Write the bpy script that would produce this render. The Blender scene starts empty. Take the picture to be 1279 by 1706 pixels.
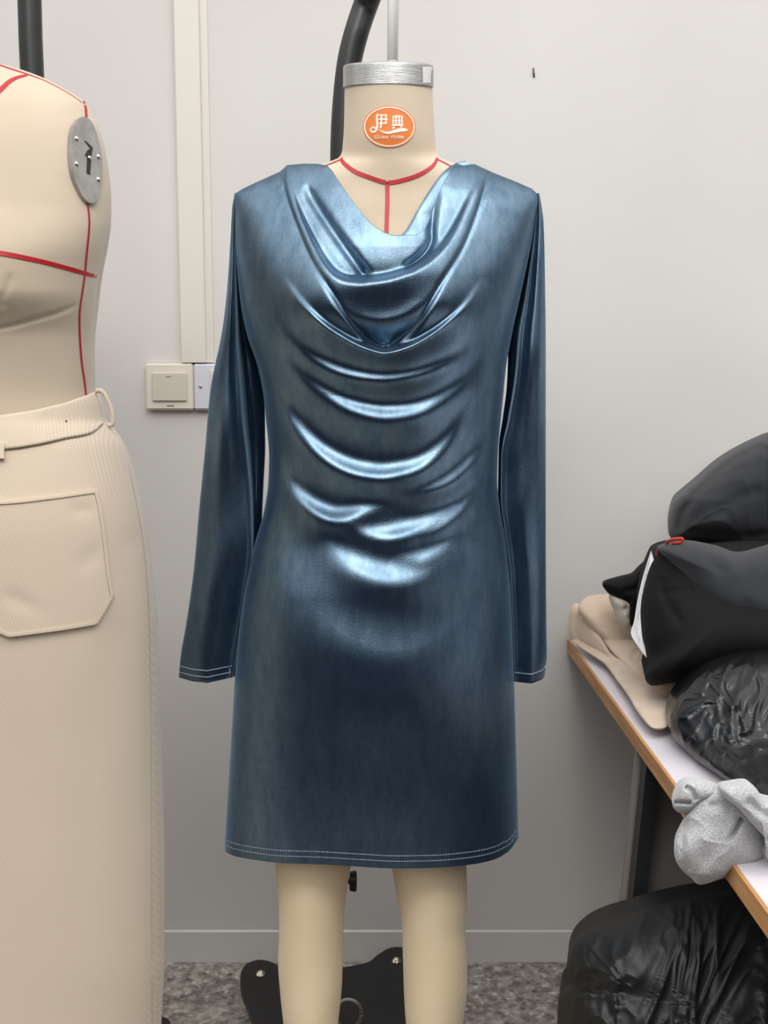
import bpy, bmesh, math, random
import numpy as np
from mathutils import Vector, noise

random.seed(4)
SC = bpy.context.scene
COL = SC.collection

# ------------------------------------------------------------------ camera, world, lights, exposure
F, CX, CY, PITCH = 1900.0, 639.5, 853.0, math.radians(7.4)
CAM = np.array([0.0, -1.52, 1.154])
cam_d = bpy.data.cameras.new('camera')
cam_d.sensor_fit = 'VERTICAL'
cam_d.sensor_height = 36.0
cam_d.lens = 36.0 * F / 1706.0
cam_d.clip_start = 0.02
cam = bpy.data.objects.new('camera', cam_d)
COL.objects.link(cam)
cam.location = CAM
cam.rotation_euler = (math.pi / 2 - PITCH, 0, 0)
SC.camera = cam

SC.view_settings.view_transform = 'Standard'
SC.view_settings.look = 'None'
SC.view_settings.gamma = 1.0
SC.view_settings.use_curve_mapping = False
SC.view_settings.exposure = 0.0

world = bpy.data.worlds.new('world')
SC.world = world
world.use_nodes = True
_wn, _wl = world.node_tree.nodes, world.node_tree.links
_tc = _wn.new('ShaderNodeTexCoord'); _sx = _wn.new('ShaderNodeSeparateXYZ'); _mr = _wn.new('ShaderNodeMapRange'); _rp = _wn.new('ShaderNodeValToRGB')
_mr.inputs['From Min'].default_value = -1; _mr.inputs['From Max'].default_value = 1
_rp.color_ramp.elements[0].position = 0.12; _rp.color_ramp.elements[0].color = (0.22, 0.21, 0.20, 1)
_rp.color_ramp.elements[1].position = 0.9; _rp.color_ramp.elements[1].color = (1.95, 1.95, 1.95, 1)
for _p, _v in ((0.2, 0.05), (0.36, 0.03), (0.56, 0.03), (0.62, 0.35), (0.67, 1.6)):
    _e = _rp.color_ramp.elements.new(_p); _e.color = (_v, _v, _v * 1.01, 1)
_wl.new(_tc.outputs['Generated'], _sx.inputs[0]); _wl.new(_sx.outputs['Z'], _mr.inputs['Value'])
_wl.new(_mr.outputs[0], _rp.inputs[0]); _wl.new(_rp.outputs[0], world.node_tree.nodes['Background'].inputs[0])
world.node_tree.nodes['Background'].inputs[1].default_value = 1.0


def area(name, loc, size, power, col=(1, 0.97, 0.92), target=None):
    l = bpy.data.lights.new(name, 'AREA')
    l.shape = 'RECTANGLE'
    l.size, l.size_y = size
    l.energy = power
    l.color = col
    o = bpy.data.objects.new(name, l)
    COL.objects.link(o)
    o.location = loc
    if target is not None:
        o.rotation_euler = (Vector(target) - Vector(loc)).to_track_quat('-Z', 'Y').to_euler()
    return o


area('ceiling_light', (0.55, -0.8, 2.75), (1.2, 0.35), 12, target=(0.2, 0.45, 0.2))
area('ceiling_light', (-0.3, -1.9, 2.75), (1.3, 0.5), 28, target=(0, 0.3, 0.3))


# ------------------------------------------------------------------ helpers
def P(px, py, Y):
    """point of the plane y = Y seen at photo pixel (px, py); works on arrays"""
    px = np.asarray(px, float); py = np.asarray(py, float); Y = np.asarray(Y, float)
    a = (px - CX) / F
    b = (CY - py) / F
    dy = math.cos(PITCH) + b * math.sin(PITCH)
    dz = -math.sin(PITCH) + b * math.cos(PITCH)
    t = (Y - CAM[1]) / dy
    return np.stack(np.broadcast_arrays(CAM[0] + a * t, Y + 0 * t, CAM[2] + dz * t), -1)


def Pz(px, py, Z):
    a = (px - CX) / F
    b = (CY - py) / F
    dy = math.cos(PITCH) + b * math.sin(PITCH)
    dz = -math.sin(PITCH) + b * math.cos(PITCH)
    t = (Z - CAM[2]) / dz
    return np.array([a * t, CAM[1] + dy * t, Z])


def Pn(px, py, pt, n):
    a = (px - CX) / F
    b = (CY - py) / F
    d = np.array([a, math.cos(PITCH) + b * math.sin(PITCH), -math.sin(PITCH) + b * math.cos(PITCH)])
    t = np.dot(np.array(pt) - CAM, n) / np.dot(d, n)
    return CAM + d * t


def spl(tab):
    """smooth interpolation of a table of (y, value)"""
    tab = sorted(tab)
    X = np.array([t[0] for t in tab], float); V = np.array([t[1] for t in tab], float)
    s = np.diff(V) / np.diff(X)
    m = np.zeros(len(X))
    for i in range(1, len(X) - 1):
        m[i] = 0 if s[i - 1] * s[i] <= 0 else 2 * s[i - 1] * s[i] / (s[i - 1] + s[i])
    m[0], m[-1] = s[0], s[-1]

    def f(x):
        x = np.asarray(x, float)
        xc = np.clip(x, X[0], X[-1])
        i = np.clip(np.searchsorted(X, xc) - 1, 0, len(s) - 1)
        h = X[i + 1] - X[i]
        t = (xc - X[i]) / h
        r = ((2 * t**3 - 3 * t**2 + 1) * V[i] + (t**3 - 2 * t**2 + t) * h * m[i]
             + (-2 * t**3 + 3 * t**2) * V[i + 1] + (t**3 - t**2) * h * m[i + 1])
        return r
    return f


def curve(pts, n=160, closed=False):
    """Catmull-Rom samples through points of any dimension"""
    p = np.array(pts, float)
    k = len(p)
    if closed:
        idx = lambda i: p[i % k]
        segs = k
    else:
        ext = np.vstack([2 * p[0] - p[1], p, 2 * p[-1] - p[-2]])
        idx = lambda i: ext[i + 1]
        segs = k - 1
    out = []
    for u in np.linspace(0, segs, n, endpoint=not closed):
        i = min(int(u), segs - 1); t = u - i
        a, b, c, d = idx(i - 1), idx(i), idx(i + 1), idx(i + 2)
        out.append(0.5 * ((2 * b) + (-a + c) * t + (2 * a - 5 * b + 4 * c - d) * t * t + (-a + 3 * b - 3 * c + d) * t**3))
    return np.array(out)


def phi(x):
    return 1 / (1 + np.exp(-1.702 * np.clip(x, -30, 30)))


def fold(px, py, pts, w, A, L, t0=0.25, t1=0.25, up=None):
    """forward bulge (m): rises within ~w px across the curve, dies out over L px below it"""
    c = curve(pts, 200)
    seg = np.linalg.norm(np.diff(c, axis=0), axis=1)
    s = np.concatenate([[0], np.cumsum(seg)]); s /= s[-1]
    tan = np.gradient(c, axis=0); tan /= np.linalg.norm(tan, axis=1)[:, None]
    q = np.stack([px.ravel(), py.ravel()], -1)
    res = np.zeros(len(q))
    lo = c.min(0) - 2.5 * L - 4 * w; hi = c.max(0) + 2.5 * L + 4 * w
    m = np.all((q > lo) & (q < hi), axis=1)
    ids = np.nonzero(m)[0]
    for k in range(0, len(ids), 20000):
        ii = ids[k:k + 20000]
        d2 = ((q[ii, None, :] - c[None]) ** 2).sum(-1)
        j = d2.argmin(1)
        v = q[ii] - c[j]
        d = v[:, 0] * -tan[j, 1] + v[:, 1] * tan[j, 0]
        along = v[:, 0] * tan[j, 0] + v[:, 1] * tan[j, 1]
        tp = np.ones(len(ii))
        sj = s[j]
        if t0 > 0: tp *= np.sin(np.clip(sj / t0, 0, 1) * math.pi / 2) ** 1.4
        if t1 > 0: tp *= np.sin(np.clip((1 - sj) / t1, 0, 1) * math.pi / 2) ** 1.4
        tp *= np.where((j == 0) | (j == len(c) - 1), np.exp(-(along / (w * 2 + 4)) ** 2), 1.0)
        r = phi(d / w) * np.exp(-(np.maximum(d, 0) / L) ** 1.6)
        res[ii] = A * tp * r
    return res.reshape(px.shape)


def link(name, me, mat, parent=None):
    o = bpy.data.objects.new(name, me)
    COL.objects.link(o)
    if mat: me.materials.append(mat)
    if parent is not None:
        o.parent = parent
    return o


def root_loc(parent):
    v = Vector((0, 0, 0))
    while parent is not None:
        v += parent.location
        parent = parent.parent
    return v


def mesh(name, verts, faces, mat, parent=None, smooth=True, flip=False):
    verts = np.asarray(verts, float)
    loc = root_loc(parent)
    if parent is None:
        lo, hi = verts.min(0), verts.max(0)
        own = Vector(((lo[0] + hi[0]) / 2, (lo[1] + hi[1]) / 2, lo[2]))
        base = own
    else:
        own = Vector((0, 0, 0)); base = loc
    me = bpy.data.meshes.new(name)
    me.from_pydata((verts - np.array(base)).tolist(), [], faces)
    me.update()
    bm = bmesh.new(); bm.from_mesh(me)
    bmesh.ops.recalc_face_normals(bm, faces=bm.faces)
    if flip: bmesh.ops.reverse_faces(bm, faces=bm.faces)
    bm.to_mesh(me); bm.free()
    if smooth:
        me.shade_smooth()
    o = link(name, me, mat, parent)
    o.location = own
    return o


def grid(name, A, mat, parent=None, cu=False, cv=False, cap0=False, cap1=False, smooth=True):
    """A: (rows, cols, 3)"""
    n, m = A.shape[:2]
    F_ = []
    for i in range(n if cu else n - 1):
        i2 = (i + 1) % n
        for j in range(m if cv else m - 1):
            j2 = (j + 1) % m
            F_.append((i * m + j, i * m + j2, i2 * m + j2, i2 * m + j))
    V = A.reshape(-1, 3)
    extra = []
    if cap0:
        extra.append(A[0].mean(0)); c = n * m + len(extra) - 1
        F_ += [(j, c, (j + 1) % m) for j in range(m)]
    if cap1:
        extra.append(A[-1].mean(0)); c = n * m + len(extra) - 1
        F_ += [((n - 1) * m + j, (n - 1) * m + (j + 1) % m, c) for j in range(m)]
    if extra: V = np.vstack([V, extra])
    return mesh(name, V, F_, mat, parent, smooth)


def tube(name, pts, r, mat, parent=None, n=40, seg=14, samples=None, rz=None):
    c = curve(pts, samples or n)
    r = np.broadcast_to(np.asarray(r, float), (len(c),)) if np.ndim(r) == 0 else np.interp(np.linspace(0, 1, len(c)), np.linspace(0, 1, len(r)), r)
    rows = []
    up = np.array([0.13, 0.2, 0.97])
    t = np.gradient(c, axis=0); t /= np.linalg.norm(t, axis=1)[:, None]
    x = np.cross(t[0], up)
    if np.linalg.norm(x) < 0.1: x = np.cross(t[0], [1, 0, 0])
    for k in range(len(c)):
        x = x - t[k] * np.dot(x, t[k]); x /= np.linalg.norm(x)
        y = np.cross(t[k], x)
        a = np.arange(seg) * 2 * math.pi / seg
        rows.append(c[k] + r[k] * (np.cos(a)[:, None] * x + np.sin(a)[:, None] * y))
    return grid(name, np.array(rows), mat, parent, cv=True, cap0=True, cap1=True)


def box(name, lo, hi, mat, parent=None, bev=0.0):
    bm = bmesh.new()
    bmesh.ops.create_cube(bm, size=1)
    for v in bm.verts:
        v.co = Vector([(lo[i] + hi[i]) / 2 + v.co[i] * (hi[i] - lo[i]) for i in range(3)])
    if bev: bmesh.ops.bevel(bm, geom=list(bm.edges), offset=bev, segments=3, affect='EDGES')
    V = [tuple(v.co) for v in bm.verts]; bm.verts.index_update()
    F_ = [[v.index for v in f.verts] for f in bm.faces]
    bm.free()
    return mesh(name, V, F_, mat, parent, smooth=False)


def prism(name, poly, off, mat, parent=None, smooth=False):
    """extrude a 3D polygon by vector off"""
    n = len(poly); poly = np.array(poly)
    V = np.vstack([poly, poly + np.array(off)])
    F_ = [list(range(n)), list(range(2 * n - 1, n - 1, -1))]
    F_ += [(i, (i + 1) % n, n + (i + 1) % n, n + i) for i in range(n)]
    return mesh(name, V, F_, mat, parent, smooth)


def disc(name, c, nrm, r, h, mat, parent=None, seg=32, dome=0.0):
    nrm = Vector(nrm).normalized()
    x = nrm.orthogonal().normalized(); y = nrm.cross(x)
    rows = []
    prof = [(1.0, 0), (1.0, h * 0.8), (0.93, h)] + ([(0.7, h + dome * 0.5), (0.4, h + dome * 0.85), (0.05, h + dome)] if dome else [(0.3, h)])
    for f, z in prof:
        rows.append([np.array(Vector(c) + x * math.cos(t) * r * f + y * math.sin(t) * r * f + nrm * z)
                     for t in [k * 2 * math.pi / seg for k in range(seg)]])
    return grid(name, np.array(rows), mat, parent, cv=True, cap0=True, cap1=True, smooth=dome > 0)


def root(name, loc, label, cat, group=None):
    o = bpy.data.objects.new(name, None)
    COL.objects.link(o)
    o.location = loc
    o.empty_display_size = 0.05
    return tag(o, label, cat, group)


def tag(o, label, cat, group=None):
    o['label'] = label; o['category'] = cat
    if group: o['group'] = group
    return o


def struct(o):
    o['kind'] = 'structure'
    return o


class Loft:
    """body of elliptic slices; outline given as photo columns by photo row"""
    def __init__(s, xl, xr, d, Y0=0.0, db=None, k=1.0):
        s.xl, s.xr, s.d, s.Y0, s.k = spl(xl), spl(xr), spl(d), Y0, k
        s.db = spl(db) if db else s.d

    def Y(s, px, py):
        l, r = s.xl(py), s.xr(py)
        u = np.clip((np.asarray(px, float) - (l + r) / 2) / ((r - l) / 2), -1, 1)
        return s.Y0 - s.d(py) * np.sqrt(np.maximum(0, 1 - u * u)) ** s.k

    def S(s, px, py, off=0.0):
        return P(px, py, s.Y(px, py) - off)

    def build(s, name, y0, y1, n, m, mat, parent, cap=True, disp=None):
        py = np.linspace(y0, y1, n)[:, None]
        a = np.linspace(math.pi, 0, m)[None]
        l, r = s.xl(py), s.xr(py)
        px = (l + r) / 2 + (r - l) / 2 * np.cos(a)
        py2 = py + 0 * px
        Yf = s.Y0 - s.d(py2) * np.sin(a) ** s.k
        if disp is not None: Yf = Yf - disp(px, py2)
        Fr = P(px, py2, Yf)
        L_, R_ = P(l, py, s.Y0), P(r, py, s.Y0)
        ab = np.linspace(0, math.pi, m)[None, 1:-1, None]
        C = (L_ + R_) / 2; W = (R_ - L_) / 2
        B = C + W * np.cos(ab)
        B[..., 1] = s.Y0 + s.db(py) * np.sin(ab[..., 0]) ** s.k
        A = np.concatenate([Fr, B], 1)
        return grid(name, A, mat, parent, cv=True, cap0=cap, cap1=cap)


def ribbon(name, surf, pts, w, mat, parent, off=0.001, n=60, straight=False):
    """flat tape following a surface; pts and width in photo pixels"""
    c = np.array(pts, float) if straight else curve(pts, n)
    w = np.interp(np.linspace(0, 1, len(c)), np.linspace(0, 1, np.size(w)), np.atleast_1d(w))
    t = np.gradient(c, axis=0); t /= np.linalg.norm(t, axis=1)[:, None] + 1e-9
    nn = np.stack([-t[:, 1], t[:, 0]], -1)
    rows = []
    for k, (a, o) in enumerate([(-.5, -0.3), (-.5, 1), (.5, 1), (.5, -0.3)]):
        q = c + nn * a * w[:, None]
        rows.append(surf(q[:, 0], q[:, 1], off * o))
    return np.array(rows)


def ribbons(name, surf, list_, mat, parent, off=0.001, n=40):
    V, F_ = [], []
    for pts, w in list_:
        A = ribbon(name, surf, pts, w, mat, parent, off, n=n)
        r, m = A.shape[:2]; b = len(V)
        V += A.reshape(-1, 3).tolist()
        for i in range(r):
            i2 = (i + 1) % r
            for j in range(m - 1):
                F_.append((b + i * m + j, b + i * m + j + 1, b + i2 * m + j + 1, b + i2 * m + j))
        F_.append(tuple(b + i * m for i in range(r))); F_.append(tuple(b + i * m + m - 1 for i in range(r)))
    return mesh(name, V, F_, mat, parent, smooth=False)


# ------------------------------------------------------------------ materials
def srgb(r, g, b):
    f = lambda c: (c / 255 / 12.92) if c / 255 <= 0.04045 else ((c / 255 + 0.055) / 1.055) ** 2.4
    return (f(r), f(g), f(b), 1)


def setp(b, **kw):
    for k, v in kw.items():
        k = k.replace('_', ' ')
        if k in b.inputs: b.inputs[k].default_value = v


def mat(name, col, rough=0.6, metal=0.0, col2=None, scale=20, bump=0.0, bscale=200, detail=4, sheen=0, stretch=(1, 1, 1), contrast=(0.35, 0.65), bstretch=(1, 1, 1), **kw):
    m = bpy.data.materials.new(name)
    m.use_nodes = True
    N, L = m.node_tree.nodes, m.node_tree.links
    b = N['Principled BSDF']
    setp(b, Base_Color=col, Roughness=rough, Metallic=metal, Sheen_Weight=sheen)
    setp(b, **kw)
    tc = N.new('ShaderNodeTexCoord')
    if col2:
        mp = N.new('ShaderNodeMapping'); mp.inputs['Scale'].default_value = stretch
        L.new(tc.outputs['Object'], mp.inputs[0])
        t = N.new('ShaderNodeTexNoise'); t.inputs['Scale'].default_value = scale; t.inputs['Detail'].default_value = detail
        L.new(mp.outputs[0], t.inputs['Vector'])
        r = N.new('ShaderNodeValToRGB')
        r.color_ramp.elements[0].color = col; r.color_ramp.elements[1].color = col2
        r.color_ramp.elements[0].position, r.color_ramp.elements[1].position = contrast
        L.new(t.outputs['Fac'], r.inputs[0]); L.new(r.outputs[0], b.inputs['Base Color'])
    if bump:
        mp = N.new('ShaderNodeMapping'); mp.inputs['Scale'].default_value = bstretch
        L.new(tc.outputs['Object'], mp.inputs[0])
        t = N.new('ShaderNodeTexNoise'); t.inputs['Scale'].default_value = bscale; t.inputs['Detail'].default_value = 5
        L.new(mp.outputs[0], t.inputs['Vector'])
        bp = N.new('ShaderNodeBump'); bp.inputs['Strength'].default_value = bump; bp.inputs['Distance'].default_value = 0.002
        L.new(t.outputs['Fac'], bp.inputs['Height']); L.new(bp.outputs[0], b.inputs['Normal'])
    return m


M_wall = mat('wall_paint', srgb(209, 206, 203), 0.75, col2=srgb(204, 201, 197), scale=2.5, bump=0.08, bscale=60)
M_trunk = mat('trunking_plastic', srgb(212, 207, 198), 0.45, bump=0.02)
M_linen = mat('linen', srgb(198, 182, 160), 0.85, col2=srgb(190, 173, 150), scale=9, bump=0.12, bscale=700, bstretch=(1, 1, 4), sheen=0.25)
M_linen2 = mat('linen_grey', srgb(190, 175, 155), 0.85, col2=srgb(182, 167, 146), scale=9, bump=0.12, bscale=700, bstretch=(1, 1, 4), sheen=0.25)
M_leg = mat('leg_linen', srgb(222, 203, 170), 0.8, col2=srgb(214, 194, 159), scale=8, bump=0.1, bscale=800, bstretch=(2, 2, 1), sheen=0.2)
M_red = mat('red_tape', srgb(168, 12, 26), 0.5)
M_alu = mat('brushed_aluminium', srgb(172, 172, 172), 0.3, 0.85, bump=0.35, bscale=300, bstretch=(0.05, 0.05, 8))
M_chrome = mat('chrome', srgb(225, 222, 218), 0.12, 1.0)
M_steel = mat('dull_steel', srgb(150, 147, 143), 0.55, 0.75, col2=srgb(170, 167, 162), scale=60)
M_black = mat('black_powder_coat', srgb(30, 31, 33), 0.42, bump=0.03, bscale=400)
M_blackp = mat('black_plate', srgb(20, 20, 21), 0.5, bump=0.05, bscale=300)
M_orange = mat('orange_print', srgb(226, 126, 60), 0.5)
M_white = mat('white_print', srgb(238, 228, 215), 0.5)
M_sticker = mat('sticker_paper', srgb(214, 213, 214), 0.5)
M_grey_ink = mat('grey_ink', srgb(110, 110, 112), 0.6)
M_bolt = mat('bolt_metal', srgb(190, 180, 165), 0.3, 1.0)
M_dark = mat('dark_slot', srgb(25, 24, 24), 0.6)
M_switch = mat('switch_plastic', srgb(222, 214, 202), 0.35)
M_rocker = mat('rocker_plastic', srgb(205, 197, 184), 0.4)
M_socket = mat('socket_plastic', srgb(205, 206, 214), 0.35)
M_wood = mat('wood_edge', srgb(188, 140, 92), 0.5, col2=srgb(168, 118, 72), scale=12, stretch=(8, 0.6, 8))
M_lam = mat('white_laminate', srgb(205, 200, 206), 0.4)
M_legm = mat('black_steel', srgb(28, 29, 31), 0.45)
M_panel = mat('charcoal_board', srgb(112, 106, 102), 0.7)
M_panel_e = mat('grey_board_edge', srgb(125, 120, 114), 0.7)
M_bfab = mat('beige_jersey', srgb(200, 180, 160), 0.9, col2=srgb(190, 169, 148), scale=30, bump=0.15, bscale=900, sheen=0.3)
M_ivory = mat('ivory_cloth', srgb(208, 203, 190), 0.9, bump=0.3, bscale=120)
M_char = mat('charcoal_fleece', srgb(27, 30, 35), 0.9, col2=srgb(34, 36, 41), scale=14, bump=0.2, bscale=500, sheen=0.12)
M_blk = mat('black_jersey', srgb(10, 10, 12), 0.85, col2=srgb(15, 15, 17), scale=10, bump=0.15, bscale=500, Specular_IOR_Level=0.25)
M_bag = mat('black_polythene', srgb(20, 20, 22), 0.27, bump=0.6, bscale=45, bstretch=(1, 1, 1), col2=srgb(14, 14, 16), scale=20)
M_bag2 = mat('dark_bin_bag', srgb(14, 14, 15), 0.52, bump=0.7, bscale=34, bstretch=(1.6, 1, 0.5), col2=srgb(10, 10, 11), scale=15)
M_heather = mat('heather_jersey', srgb(112, 112, 114), 0.95, col2=srgb(186, 186, 187), scale=1000, detail=2, contrast=(0.3, 0.62), bump=0.2, bscale=900, sheen=0.3)
M_paper = mat('paper', srgb(225, 223, 226), 0.7)
M_redcord = mat('red_cord', srgb(190, 50, 35), 0.7)
M_stitch = mat('stitch_thread', srgb(170, 176, 184), 0.7)
M_pin = mat('brass_pin', srgb(200, 180, 120), 0.3, 1.0)
M_seam = mat('seam_thread', srgb(160, 142, 115), 0.8)
M_seaml = mat('pale_seam', srgb(236, 222, 190), 0.8)

# corduroy twill
M_cord = mat('beige_twill', srgb(200, 184, 164), 0.9, sheen=0.3)
_n, _l = M_cord.node_tree.nodes, M_cord.node_tree.links
tc = _n.new('ShaderNodeTexCoord'); mp = _n.new('ShaderNodeMapping'); mp.inputs['Rotation'].default_value = (0, math.radians(14), 0)
wv = _n.new('ShaderNodeTexWave'); wv.bands_direction = 'X'; wv.inputs['Scale'].default_value = 95; wv.inputs['Distortion'].default_value = 0.6
bp = _n.new('ShaderNodeBump'); bp.inputs['Strength'].default_value = 0.3; bp.inputs['Distance'].default_value = 0.001
_l.new(tc.outputs['Object'], mp.inputs[0]); _l.new(mp.outputs[0], wv.inputs['Vector'])
_l.new(wv.outputs['Fac'], bp.inputs['Height']); _l.new(bp.outputs[0], _n['Principled BSDF'].inputs['Normal'])

# floor: grey-brown terrazzo
M_floor = mat('terrazzo', srgb(118, 112, 106), 0.6)
_n, _l = M_floor.node_tree.nodes, M_floor.node_tree.links
tc = _n.new('ShaderNodeTexCoord')
v1 = _n.new('ShaderNodeTexVoronoi'); v1.inputs['Scale'].default_value = 140
n1 = _n.new('ShaderNodeTexNoise'); n1.inputs['Scale'].default_value = 60; n1.inputs['Detail'].default_value = 8
_l.new(tc.outputs['Object'], v1.inputs['Vector']); _l.new(tc.outputs['Object'], n1.inputs['Vector'])
r1 = _n.new('ShaderNodeValToRGB'); r1.color_ramp.elements[0].position = 0.36; r1.color_ramp.elements[1].position = 0.68
r1.color_ramp.elements[0].color = srgb(112, 106, 99); r1.color_ramp.elements[1].color = srgb(184, 176, 168)
_l.new(n1.outputs['Fac'], r1.inputs[0])
hs = _n.new('ShaderNodeSeparateColor'); _l.new(v1.outputs['Color'], hs.inputs[0])
r2 = _n.new('ShaderNodeValToRGB')
r2.color_ramp.elements[0].position = 0.0; r2.color_ramp.elements[0].color = (0.35, 0.34, 0.33, 1)
r2.color_ramp.elements[1].position = 0.12; r2.color_ramp.elements[1].color = (0.8, 0.8, 0.8, 1)
e = r2.color_ramp.elements.new(0.9); e.color = (0.9, 0.9, 0.9, 1)
e = r2.color_ramp.elements.new(0.97); e.color = (1.3, 1.3, 1.3, 1)
_l.new(hs.outputs[0], r2.inputs[0])
mx = _n.new('ShaderNodeMix'); mx.data_type = 'RGBA'; mx.blend_type = 'MULTIPLY'; mx.inputs[0].default_value = 1
_l.new(r1.outputs[0], mx.inputs[6]); _l.new(r2.outputs[0], mx.inputs[7]); _l.new(mx.outputs[2], _n['Principled BSDF'].inputs['Base Color'])

# velvet
M_velvet = bpy.data.materials.new('blue_velvet')
M_velvet.use_nodes = True
_n, _l = M_velvet.node_tree.nodes, M_velvet.node_tree.links
b = _n['Principled BSDF']
setp(b, Roughness=0.7, Metallic=0.0, Specular_IOR_Level=0.2, Sheen_Weight=0.15, Sheen_Roughness=0.35, Sheen_Tint=srgb(140, 172, 195))
b2 = _n.new('ShaderNodeBsdfAnisotropic')
b2.distribution = 'BECKMANN'
b2.inputs['Roughness'].default_value = 0.40
mxs = _n.new('ShaderNodeMixShader'); mxs.inputs[0].default_value = 0.5
shn = _n.new('ShaderNodeBsdfSheen'); shn.inputs['Roughness'].default_value = 0.42; shn.inputs['Color'].default_value = (0.1, 0.16, 0.22, 1)
adds = _n.new('ShaderNodeAddShader')
_l.new(b.outputs[0], mxs.inputs[1]); _l.new(b2.outputs[0], mxs.inputs[2]); _l.new(mxs.outputs[0], adds.inputs[0]); _l.new(shn.outputs[0], adds.inputs[1])
_l.new(adds.outputs[0], _n['Material Output'].inputs[0])
tc = _n.new('ShaderNodeTexCoord')
n1 = _n.new('ShaderNodeTexNoise'); n1.inputs['Scale'].default_value = 34; n1.inputs['Detail'].default_value = 14; n1.inputs['Roughness'].default_value = 0.78
n2 = _n.new('ShaderNodeTexNoise'); n2.inputs['Scale'].default_value = 380; n2.inputs['Detail'].default_value = 3
mp = _n.new('ShaderNodeMapping'); mp.inputs['Scale'].default_value = (1.6, 1, 0.5)
_l.new(tc.outputs['Object'], mp.inputs[0]); _l.new(mp.outputs[0], n1.inputs['Vector']); _l.new(tc.outputs['Object'], n2.inputs['Vector'])
r1 = _n.new('ShaderNodeValToRGB'); r1.color_ramp.elements[0].position = 0.3; r1.color_ramp.elements[1].position = 0.7
r1.color_ramp.elements[0].color = srgb(8, 24, 44); r1.color_ramp.elements[1].color = srgb(13, 32, 55)
_l.new(n1.outputs['Fac'], r1.inputs[0]); _l.new(r1.outputs[0], b.inputs['Base Color'])
r3 = _n.new('ShaderNodeValToRGB'); r3.color_ramp.elements[0].position = 0.3; r3.color_ramp.elements[1].position = 0.7
r3.color_ramp.elements[0].color = srgb(98, 128, 152); r3.color_ramp.elements[1].color = srgb(154, 180, 198)
_l.new(n1.outputs['Fac'], r3.inputs[0]); _l.new(r3.outputs[0], b2.inputs['Color'])
ad = _n.new('ShaderNodeMath'); ad.operation = 'MULTIPLY_ADD'; ad.inputs[1].default_value = 0.25
_l.new(n1.outputs['Fac'], ad.inputs[0]); _l.new(n2.outputs['Fac'], ad.inputs[2])
bp = _n.new('ShaderNodeBump'); bp.inputs['Strength'].default_value = 0.13; bp.inputs['Distance'].default_value = 0.0012
_l.new(ad.outputs[0], bp.inputs['Height']); _l.new(bp.outputs[0], b.inputs['Normal']); _l.new(bp.outputs[0], b2.inputs['Normal'])

# ------------------------------------------------------------------ setting
YW = 0.57
struct(box('wall_back', (-2.2, YW, -0.02), (2.2, YW + 0.1, 2.85), M_wall))
struct(box('floor', (-2.2, -0.8, -0.06), (2.2, YW + 0.1, 0.0), M_floor))
zb = P(639, 1553, YW - 0.008)[2]
bl = []
for z, y in [(0, YW), (0, YW - 0.003), (zb - 0.003, YW - 0.003), (zb - 0.001, YW - 0.002), (zb, YW)]:
    bl.append((y, z))
pts = [(-2.2, y, z) for y, z in bl]
struct(prism('baseboard_back', pts, (4.4, 0, 0), M_wall))
# cable trunking down the wall to the switches
a0, a1 = P(300, 500, YW - 0.01)[0], P(341, 500, YW - 0.01)[0]
zt = P(300, 604, YW - 0.01)[2]
w_ = a1 - a0
prof = [(a0, YW), (a0, YW - 0.012), (a0 + 0.0015, YW - 0.0135), (a1 - 0.0015, YW - 0.0135), (a1, YW - 0.012), (a1, YW - 0.004), (a1 + 0.013, YW - 0.004), (a1 + 0.013, YW)]
struct(prism('trim_1', [(x, y, zt) for x, y in prof], (0, 0, 2.85 - zt), M_trunk))


def wall_plate(name, px0, px1, py0, py1, material, label, cat):
    lo = P(px0, py1, YW - 0.012); hi = P(px1, py0, YW - 0.012)
    r = root(name, ((lo[0] + hi[0]) / 2, YW, lo[2]), label, cat)
    box('plate', (lo[0], YW - 0.014, lo[2]), (hi[0], YW, hi[2]), material, r, bev=0.003)
    return r, lo, hi


r, lo, hi = wall_plate('light_switch', 244, 322, 605, 683, M_switch, 'cream square light switch with one wide rocker on the wall', 'light switch')
box('rocker', (lo[0] + 0.012, YW - 0.018, lo[2] + 0.016), (hi[0] - 0.012, YW - 0.013, hi[2] - 0.017), M_rocker, r, bev=0.0015)
c = (lo + hi) / 2
box('indicator', (c[0] - 0.006, YW - 0.0186, hi[2] - 0.0245), (c[0] + 0.003, YW - 0.0178, hi[2] - 0.0235), M_grey_ink, r)
box('maker_mark', (c[0] - 0.006, YW - 0.0146, lo[2] + 0.0065), (c[0] + 0.007, YW - 0.0138, lo[2] + 0.0085), M_grey_ink, r)
r, lo, hi = wall_plate('wall_socket', 323, 402, 606, 683, M_socket, 'pale bluish wall socket plate half hidden behind the velvet sleeve', 'socket')
disc('screw', P(334, 644, YW - 0.014), (0, -1, 0), 0.0032, 0.001, M_steel, r, dome=0.001)
a = P(352, 672, YW - 0.014); b_ = P(392, 616, YW - 0.014)
box('rocker', (a[0], YW - 0.018, a[2]), (b_[0], YW - 0.013, b_[2]), M_switch, r, bev=0.0015)

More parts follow.
